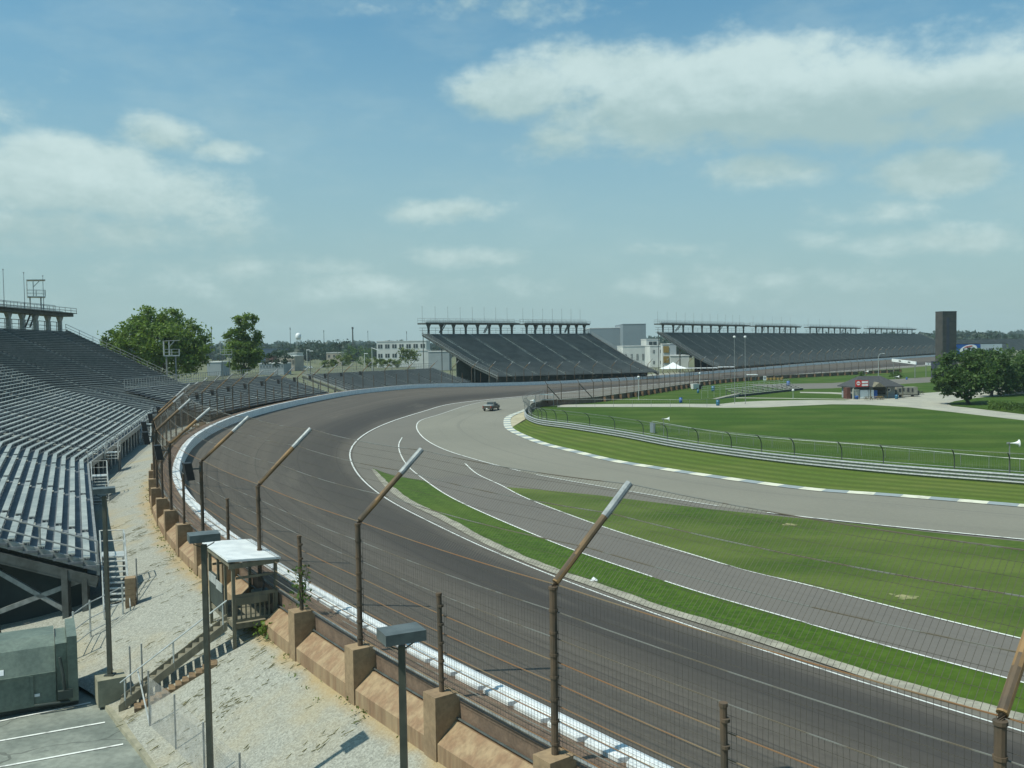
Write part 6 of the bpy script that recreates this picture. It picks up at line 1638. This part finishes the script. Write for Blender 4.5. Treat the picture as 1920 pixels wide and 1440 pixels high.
bld('blue_hall', 482, 522, 655, 672, 900, 40, 'bldg_navy', 'bldg_navy', 'long dark blue hall right of the slim tree', 0)
bld('brick_house', 498, 512, 668, 675, 700, 14, 'brick', 'brick', 'small red-roofed house by the dark blue hall', 0)
bld('brick_house', 612, 640, 662, 674, 700, 18, 'bldg_tan', 'roof_pale', 'tan house among trees right of the water tower', 1, 3, .4, .4)
bld('low_shop', 388, 414, 680, 690, 480, 16, 'bldg_grey', 'roof_pale', 'grey block with a pale roof glimpsed between the two left trees', 0)
# tent
c = PD(1262, 694, 350); t = thing('marquee_tent', (c.x, c.y, 0), 'white peaked marquee tent between the two tall far stands', 'tent'); zt = PD(1262, 679, 350).z; ze = PD(1262, 691, 350).z
mb = MB(); e0 = [(c.x-4.6, c.y-4, ze), (c.x+5.4, c.y-4, ze), (c.x+5.4, c.y+4, ze), (c.x-4.6, c.y+4, ze)]; m1 = [(c.x-2, c.y-1.6, ze+(zt-ze)*.42), (c.x+2.2, c.y-1.6, ze+(zt-ze)*.42), (c.x+2.2, c.y+1.6, ze+(zt-ze)*.42), (c.x-2, c.y+1.6, ze+(zt-ze)*.42)]
mb.mesh(e0+m1+[(c.x, c.y, zt)], [(0, 1, 5, 4), (1, 2, 6, 5), (2, 3, 7, 6), (3, 0, 4, 7), (4, 5, 8), (5, 6, 8), (6, 7, 8), (7, 4, 8), (3, 2, 1, 0)]); mb.build('canopy', M['white'], t)
for p_ in e0: mb = MB(); mb.bar((p_[0], p_[1], 0), p_, .12); mb.build('pole', M['steel_pale'], t)
# water tower and masts
c = PD(560, 660, 1000); t = thing('water_tower', (c.x, c.y, 0), 'white water tower on thin legs above the far trees', 'water tower'); zc = PD(560, 630, 1000).z; mb = MB()
mb.lathe((c.x, c.y, zc-3.6), [(1, -.4), (2.6, .6), (3.1, 2.2), (3.1, 4.6), (2.4, 6), (.8, 7)], 14); mb.build('tank', M['white'], t, True)
for a_ in range(4): mb = MB(); mb.bar((c.x+3.4*math.cos(a_*1.57+.6), c.y+3.4*math.sin(a_*1.57+.6), 0), (c.x+2.2*math.cos(a_*1.57+.6), c.y+2.2*math.sin(a_*1.57+.6), zc-3), .4); mb.build('leg', M['steel_pale'], t)
for i, (px, yt, d, r_, lb) in enumerate(((397.5, 612, 700, .35, 'thin mast between the two left trees'), (545, 614, 900, .3, 'thin mast left of the water tower'), (608, 619, 950, .3, 'thin mast right of the water tower'), (662, 613, 900, .8, 'thick dark mast above the far trees left of the offices'), (690.5, 620, 950, .25, 'faintest thin mast left of the offices'), (763, 621, 900, .25, 'thin mast above the white offices'))):
    c = PD(px, 660, d); z = PD(px, yt, d).z; t = thing('radio_mast', (c.x, c.y, 0), lb, 'mast', 'masts above the far trees'); mb = MB(); mb.tube([(c.x, c.y, 0), (c.x, c.y, z*.7), (c.x, c.y, z)], r_, 6, r2=r_*.7); mb.tube([(c.x, c.y, z-2.2), (c.x, c.y, z-.2)], r_*1.25, 6); mb.build('mast', M['steel_dark'], t)
for i, (px, yt, yb, d) in enumerate(((576, 656, 690, 420), (582, 658, 690, 400), (684, 663, 690, 400), (698, 652, 690, 430))):
    c = PD(px, yb, d); z = PD(px, yt, d).z; t = thing('street_lamp', (c.x, c.y, 0), ['grey street lamp farthest left beyond the pale gap', 'dark street lamp next to the grey one beyond the pale gap', 'short grey street lamp before the white offices', 'white armed street lamp at the left corner of the offices'][i], 'street lamp'); mb = MB(); mb.tube([(c.x, c.y, 0), (c.x, c.y, z)], .16, 6); mb.build('pole', M['steel_pale' if i != 1 else 'steel_dark'], t); mb = MB(); mb.bar((c.x-.2, c.y, z), (c.x+(3.2 if i == 3 else 1.4), c.y, z-(1.2 if i == 3 else 0)), .3); mb.build('lamp_head', M['white'], t)
# pale sheeted ground in the gap between the low stands
flat('pale_gap_ground', [W.at(d)+W.left(d)*o for d, o in ((dB-2, 7), (dB+14, 7), (dB+20, 40), (dB-2, 40))], 1.6, M['sand'])
# cars parked beyond the low stand
for i, (px, py, lb, mt) in enumerate(((570, 689, 'white car beyond the low bleacher, left one', 'white'), (581, 690, 'white van beyond the low bleacher, right one', 'white'))):
    c = P(px, py+.6, 0); t = thing('parked_car', (c.x, c.y, 0), lb, 'car', 'cars beyond the low bleacher'); z = 0; mb = MB()
    mb.box((c.x, c.y, z+.6), (3.6, 1.7, .7)); mb.box((c.x, c.y, z+1.25), (2.2, 1.5, .6), 0, 0, .8); mb.build('body', M[mt], t)
    mb = MB(); mb.box((c.x, c.y-.72, z+1.22), (1.8, .1, .35)); mb.build('window', M['glass'], t)
    for x in (-1.1, 1.1): mb = MB(); mb.tube([(c.x+x, c.y-.9, z+.3), (c.x+x, c.y-.7, z+.3)], .3, 10); mb.build('wheel', M['tyre'], t)

# ------------------------------------------------------------------ pickup truck on the infield road
tc_ = P(921, 771.5); t = thing('pickup_truck', (0, 0, 0), 'brown-grey pickup truck driving away on the infield road', 'pickup truck'); ORI[t.name] = Vector((0, 0, 0))
def loft(mb, secs, mi=0):
    """secs: list of (y, [(x,z)...]) closed sections"""
    b = len(mb.v); n_ = len(secs[0][1])
    for y, pr_ in secs:
        for x, z in pr_: mb.v.append((x, y, z))
    for i in range(len(secs)-1):
        for j in range(n_):
            a0 = b+i*n_+j; a1 = b+i*n_+(j+1) % n_; mb.f.append((a0, a1, a1+n_, a0+n_)); mb.m.append(mi); mb.uv.append(None)
    mb.f.append(tuple(b+j for j in range(n_))[::-1]); mb.m.append(mi); mb.uv.append(None)
    mb.f.append(tuple(b+(len(secs)-1)*n_+j for j in range(n_))); mb.m.append(mi); mb.uv.append(None)
def sec(w, z0, z1, r_=.08): return [(-w+r_, z0), (w-r_, z0), (w, z0+r_), (w, z1-r_), (w-r_, z1), (-w+r_, z1), (-w, z1-r_), (-w, z0+r_)]
mb = MB(); loft(mb, [(-2.75, sec(.96, .55, 1.12)), (-2.7, sec(.98, .48, 1.16)), (.2, sec(1.0, .42, 1.16)), (1.3, sec(1.0, .42, 1.16)), (2.5, sec(.97, .45, 1.06)), (2.75, sec(.9, .5, .95))]); body = mb.build('body', M['truck'], t)
mb = MB(); loft(mb, [(-.75, sec(.86, 1.163, 1.3)), (-.62, sec(.78, 1.163, 1.76)), (.55, sec(.78, 1.163, 1.8)), (.95, sec(.84, 1.163, 1.5)), (1.3, sec(.88, 1.163, 1.22, .03))]); mb.build('cab', M['truck'], t)
mb = MB(); mb.hexa([(-.66, -.785, 1.33), (.66, -.785, 1.33), (.66, -.70, 1.33), (-.66, -.70, 1.33)], [(-.6, -.69, 1.68), (.6, -.69, 1.68), (.6, -.6, 1.68), (-.6, -.6, 1.68)]); mb.build('rear_window', M['glass'], t)
for s in (-1, 1): mb = MB(); mb.hexa([(s*.80, -.5, 1.3), (s*.87, -.5, 1.3), (s*.87, .8, 1.3), (s*.80, .8, 1.3)], [(s*.72, -.45, 1.66), (s*.80, -.45, 1.66), (s*.80, .5, 1.66), (s*.72, .5, 1.66)]); mb.build('side_window', M['glass'], t)
mb = MB(); mb.hexa([(-.9, -2.7, 1.163), (.9, -2.7, 1.163), (.9, -.76, 1.163), (-.9, -.76, 1.163)], [(-.88, -2.68, 1.22), (.88, -2.68, 1.22), (.88, -.78, 1.24), (-.88, -.78, 1.24)]); mb.build('bed_cover', M['truck_cover'], t)
mb = MB(); mb.box((0, -2.765, .86), (1.5, .035, .5)); mb.build('tailgate', M['truck'], t)
mb = MB(); mb.box((0, -2.83, .56), (1.86, .16, .2)); mb.build('bumper', M['truck'], t); mb = MB(); mb.box((0, -2.918, .58), (.34, .012, .16)); mb.build('number_plate', M['white'], t)
for s in (-1, 1):
    mb = MB(); mb.box((s*.86, -2.765, .88), (.16, .05, .38)); mb.build('taillight', M['taillight'], t)
    mb = MB(); mb.box((s*1.06, .95, 1.3), (.16, .1, .18)); mb.build('mirror', M['black'], t)
    mb = MB(); mb.bar((s*.62, 2.70, .8), (s*.62, 2.80, .8), .3, .16); mb.build('headlight', M['white'], t)
    for y in (-1.75, 1.7):
        mb = MB(); mb.tube([(s*.78, y, .38), (s*1.02, y, .38)], .38, 16); w_ = mb.build('wheel', M['tyre'], t); mb = MB(); mb.tube([(s*1.021, y, .38), (s*1.035, y, .38)], .2, 12); mb.build('rim', M['chrome'], w_)
t.location = (tc_.x, tc_.y+2.9, .03); t.rotation_euler = (0, 0, -.32)

# ------------------------------------------------------------------ odds and ends
c = P(1113, 1088, .1); t = tag(None or thing('paper_scrap', c, 'small white scrap lying at the edge of the pale strip', 'scrap')); mb = MB(); mb.mesh([(c.x-.22, c.y-.1, .09), (c.x+.2, c.y-.14, .09), (c.x+.24, c.y+.12, .1), (c.x-.18, c.y+.16, .09), (c.x, c.y, .3)], [(0, 1, 4), (1, 2, 4), (2, 3, 4), (3, 0, 4), (3, 2, 1, 0)]); mb.build('paper', M['white'], t)
mb = MB(); g = random.Random(31)
patches = [(g.choice((g.uniform(50, 66), g.uniform(54, 112), g.uniform(56, 90))), UO+min(6.5, abs(g.gauss(.4, 2.2))), g.uniform(.15, .7)) for _ in range(60)]
for i in range(650):                                         # dry stalks and twigs lying on the gravel
    d_, u_, r_ = patches[g.randrange(len(patches))]; d = d_+g.gauss(0, r_); o = W.at(d)+W.left(d)*max(UO+.1, u_+g.gauss(0, r_*1.3))
    z = bank_z(o.x, o.y)+.05; tt = -W.left(d)*1.0+W.tan(d)*g.uniform(-.5, .7); tt.normalize(); L_ = g.uniform(.08, .42)
    mb.bar((o.x, o.y, z), (o.x+tt.x*L_, o.y+tt.y*L_, z+.16*L_+g.uniform(0, .05)), g.uniform(.008, .02))
tag(mb.build('dry_stalks', M['straw']), 'scattered dry weed stalks lying on the gravel bank', 'dry weeds', None, 'stuff')
mb = MB()
for i in range(160):
    d = g.uniform(4, 130); o = W.at(d)+W.left(d)*(UO+abs(g.gauss(.06, .25))); z = bank_z(o.x, o.y)
    for _ in range(g.randrange(3, 9)): leafq(mb, Vector((o.x+g.gauss(0, .1), o.y+g.gauss(0, .1), z+g.uniform(.02, .16))), g.uniform(.03, .07), g)
tag(mb.build('wall_foot_weeds', M['leaf_yellow']), 'low tufts of weeds along the foot of the tan wall', 'weeds', None, 'stuff')

t = thing('pipe_railing', P(150, 1235, 0), 'grey pipe railing between the green compactor and the metal stair', 'railing')
ra, rb, rc_ = P(140, 1248, .2), P(171, 1222, .2), P(232, 1190, .5)
for p_ in (ra, rb, rc_): mb = MB(); mb.bar(p_, p_+Vector((0, 0, 2.3)), .06); mb.build('post', M['steel_pale'], t)
for z in (.3, .9, 1.5, 2.2):
    mb = MB(); mb.tube([ra+Vector((0, 0, z)), rb+Vector((0, 0, z)), rc_+Vector((0, 0, z))], .025, 5); mb.build('rail', M['steel_pale'], t)
c = P(247, 1172, .7); c.z = bank_z(c.x, c.y); t = thing('stone_pier', c, 'narrow tan block pier beside the near steel stair', 'pier'); mb = MB()
for i in range(6): mb.box((c.x, c.y, c.z-.1+i*.26), (.42+.03*(i % 2), .5, .25), .3)
mb.build('blocks', M['tan'], t); mb = MB(); mb.tube([(c.x+.3, c.y, c.z-.1), (c.x+.3, c.y, c.z+2.2)], .035, 6); mb.build('post', M['steel'], t)

# ------------------------------------------------------------------ light, sky, air
EL, SD = R(58), Vector((.90, .435)).normalized()
L_dir = Vector((SD.x*math.cos(EL), SD.y*math.cos(EL), -math.sin(EL)))
sd_ = bpy.data.lights.new('sun', 'SUN'); sun = bpy.data.objects.new('sun', sd_); COL.objects.link(sun)
sd_.energy = 3.7; sd_.angle = R(.53); sd_.color = (.97, .96, .83)
sun.rotation_euler = L_dir.to_track_quat('-Z', 'Y').to_euler(); sun.location = (0, 0, 60)
w = bpy.data.worlds.new('World'); scene.world = w; w.use_nodes = True; nt = w.node_tree; bg = nt.nodes['Background']
bg.inputs['Strength'].default_value = .095
sky = nt.nodes.new('ShaderNodeTexSky'); sky.sky_type = 'NISHITA'; sky.sun_disc = False
sky.sun_elevation = EL; sky.sun_rotation = math.atan2(-SD.x, -SD.y); sky.air_density = 1.2; sky.dust_density = 1.6; sky.ozone_density = 1.3; sky.altitude = 200
gen = nt.nodes.new('ShaderNodeTexCoord').outputs['Generated']
sep = nt.nodes.new('ShaderNodeSeparateXYZ'); lnk(nt, gen, sep.inputs[0])
az = mathn(nt, 'ARCTAN2', sep.outputs[0], sep.outputs[1]); el = mathn(nt, 'ARCSINE', sep.outputs[2])
def comb(x, y, z=0.0):
    n = nt.nodes.new('ShaderNodeCombineXYZ')
    for i, v in enumerate((x, y, z)):
        if isinstance(v, (int, float)): n.inputs[i].default_value = v
        else: lnk(nt, v, n.inputs[i])
    return n.outputs[0]
def cloud_field(el_):
    vec = comb(mathn(nt, 'MULTIPLY', az, 1.0), mathn(nt, 'MULTIPLY', el_, 1.7))
    n1 = noise(nt, vec, 15, 7, .62); n2 = noise(nt, vec, 5.5, 3, .5)
    n1b = noise(nt, comb(mathn(nt, 'ADD', az, .006), mathn(nt, 'MULTIPLY', mathn(nt, 'ADD', el_, .016), 1.7)), 15, 5, .6)
    tot = None; vt = None
    blobs = [(980, 170, 150, 66, 1.1), (1150, 130, 170, 58, 1.15), (1260, 190, 280, 92, 1.3), (1430, 125, 190, 55, 1.15), (1520, 180, 240, 85, 1.25), (1700, 165, 230, 75, 1.15), (1880, 175, 210, 80, 1.1), (1060, 262, 130, 50, .8), (1330, 255, 240, 55, .8), (1180, 285, 200, 40, .6), (1620, 240, 260, 45, .8), (1750, 130, 260, 90, .75),
             (315, 250, 95, 40, 1), (420, 280, 80, 30, .85), (120, 300, 190, 50, .95), (40, 345, 170, 75, 1.1), (250, 370, 260, 70, .95), (90, 430, 320, 60, .95), (380, 430, 220, 50, .6), (300, 500, 420, 40, .6), (800, 540, 700, 40, .55), (1500, 530, 600, 46, .6),
             (830, 395, 130, 32, .85), (1425, 318, 125, 42, .95), (1785, 325, 125, 48, 1.05), (1640, 400, 140, 34, .7), (880, 485, 130, 30, .85), (1600, 455, 300, 38, .55), (1230, 468, 110, 20, .6), (900, 20, 290, 34, .62), (1860, 95, 110, 50, .55), (820, 245, 120, 40, .3), (1800, 450, 200, 40, .7), (560, 500, 200, 26, .5), (2300, 250, 300, 120, 1), (-300, 200, 250, 90, .9), (2200, 420, 250, 60, .8)]
    for px, py, rx, ry, wt in blobs:
        d = Vector(ray(px, py)).normalized(); a0 = math.atan2(d.x, d.y); e0 = math.asin(d.z)
        x = mathn(nt, 'MULTIPLY', mathn(nt, 'SUBTRACT', az, a0), F/rx/1.06); y = mathn(nt, 'MULTIPLY', mathn(nt, 'SUBTRACT', el_, e0), F/ry)
        r2 = mathn(nt, 'ADD', mathn(nt, 'MULTIPLY', x, x), mathn(nt, 'MULTIPLY', y, y))
        g_ = mathn(nt, 'MULTIPLY', mathn(nt, 'EXPONENT', mathn(nt, 'MULTIPLY', r2, -1.0)), wt)
        if ry > 58 or rx in (95, 150): yv = mathn(nt, 'MULTIPLY', g_, y); vt = yv if vt is None else mathn(nt, 'ADD', vt, yv)
        tot = g_ if tot is None else mathn(nt, 'MAXIMUM', tot, g_)
    f = mathn(nt, 'ADD', tot, mathn(nt, 'MULTIPLY', mathn(nt, 'SUBTRACT', n1, .5), 1.35))
    f = mathn(nt, 'ADD', f, mathn(nt, 'MULTIPLY', mathn(nt, 'SUBTRACT', n2, .5), 1.2))
    return f, mathn(nt, 'SUBTRACT', n1, n1b), mathn(nt, 'MULTIPLY', vt, .35)
f0, relief, vert = cloud_field(el)
dens = ramp(nt, f0, .24, .95)
shade = ramp(nt, mathn(nt, 'ADD', mathn(nt, 'MULTIPLY', relief, .9), vert), -.42, .5)
ccol = mix(nt, shade, CLOUD_LO, CLOUD_HI)
tint = nt.nodes.new('ShaderNodeMix'); tint.data_type = 'RGBA'; tint.blend_type = 'MULTIPLY'; tint.inputs[0].default_value = 1
lnk(nt, sky.outputs[0], tint.inputs[6]); tint.inputs[7].default_value = (*SKY_TINT, 1)
wispy = mathn(nt, 'MULTIPLY', ramp(nt, noise(nt, comb(mathn(nt, 'MULTIPLY', az, 2.0), mathn(nt, 'MULTIPLY', el, 5.0)), 2.2, 6, .6), .42, .75), .27)
dens2 = mathn(nt, 'MAXIMUM', mathn(nt, 'MULTIPLY', dens, .9), wispy)
up_only = ramp(nt, sep.outputs[2], -.02, .03)
hzf = mathn(nt, 'MULTIPLY', mathn(nt, 'SUBTRACT', 1.0, ramp(nt, el, -.03, .44)), .87)
pale = mix(nt, hzf, tint.outputs[2], SKY_PALE)
fin = mix(nt, mathn(nt, 'MULTIPLY', dens2, up_only), pale, ccol)
lnk(nt, fin, bg.inputs['Color'])
# air: one even box of thin haze
hz = MB(); hz.box((0, 0, 44), (6100, 6100, 92)); ho = hz.build('haze', []); ho['kind'] = 'stuff'
hm = bpy.data.materials.new('haze_air'); hm.use_nodes = True; hn = hm.node_tree; hn.nodes.remove(hn.nodes['Principled BSDF'])
pv = hn.nodes.new('ShaderNodeVolumePrincipled'); pv.inputs['Density'].default_value = HAZE; pv.inputs['Color'].default_value = (.74, .94, 1.0, 1); pv.inputs['Anisotropy'].default_value = 0.0
lnk(hn, pv.outputs[0], hn.nodes['Material Output'].inputs['Volume']); ho.data.materials.append(hm)
scene.view_settings.view_transform = 'Standard'; scene.view_settings.look = 'None'; scene.view_settings.gamma = 1
scene.view_settings.exposure = EXPO
scene.cycles.volume_bounces = 0; scene.cycles.max_bounces = 6; scene.cycles.transparent_max_bounces = 8
scene.cycles.volume_step_rate = 10
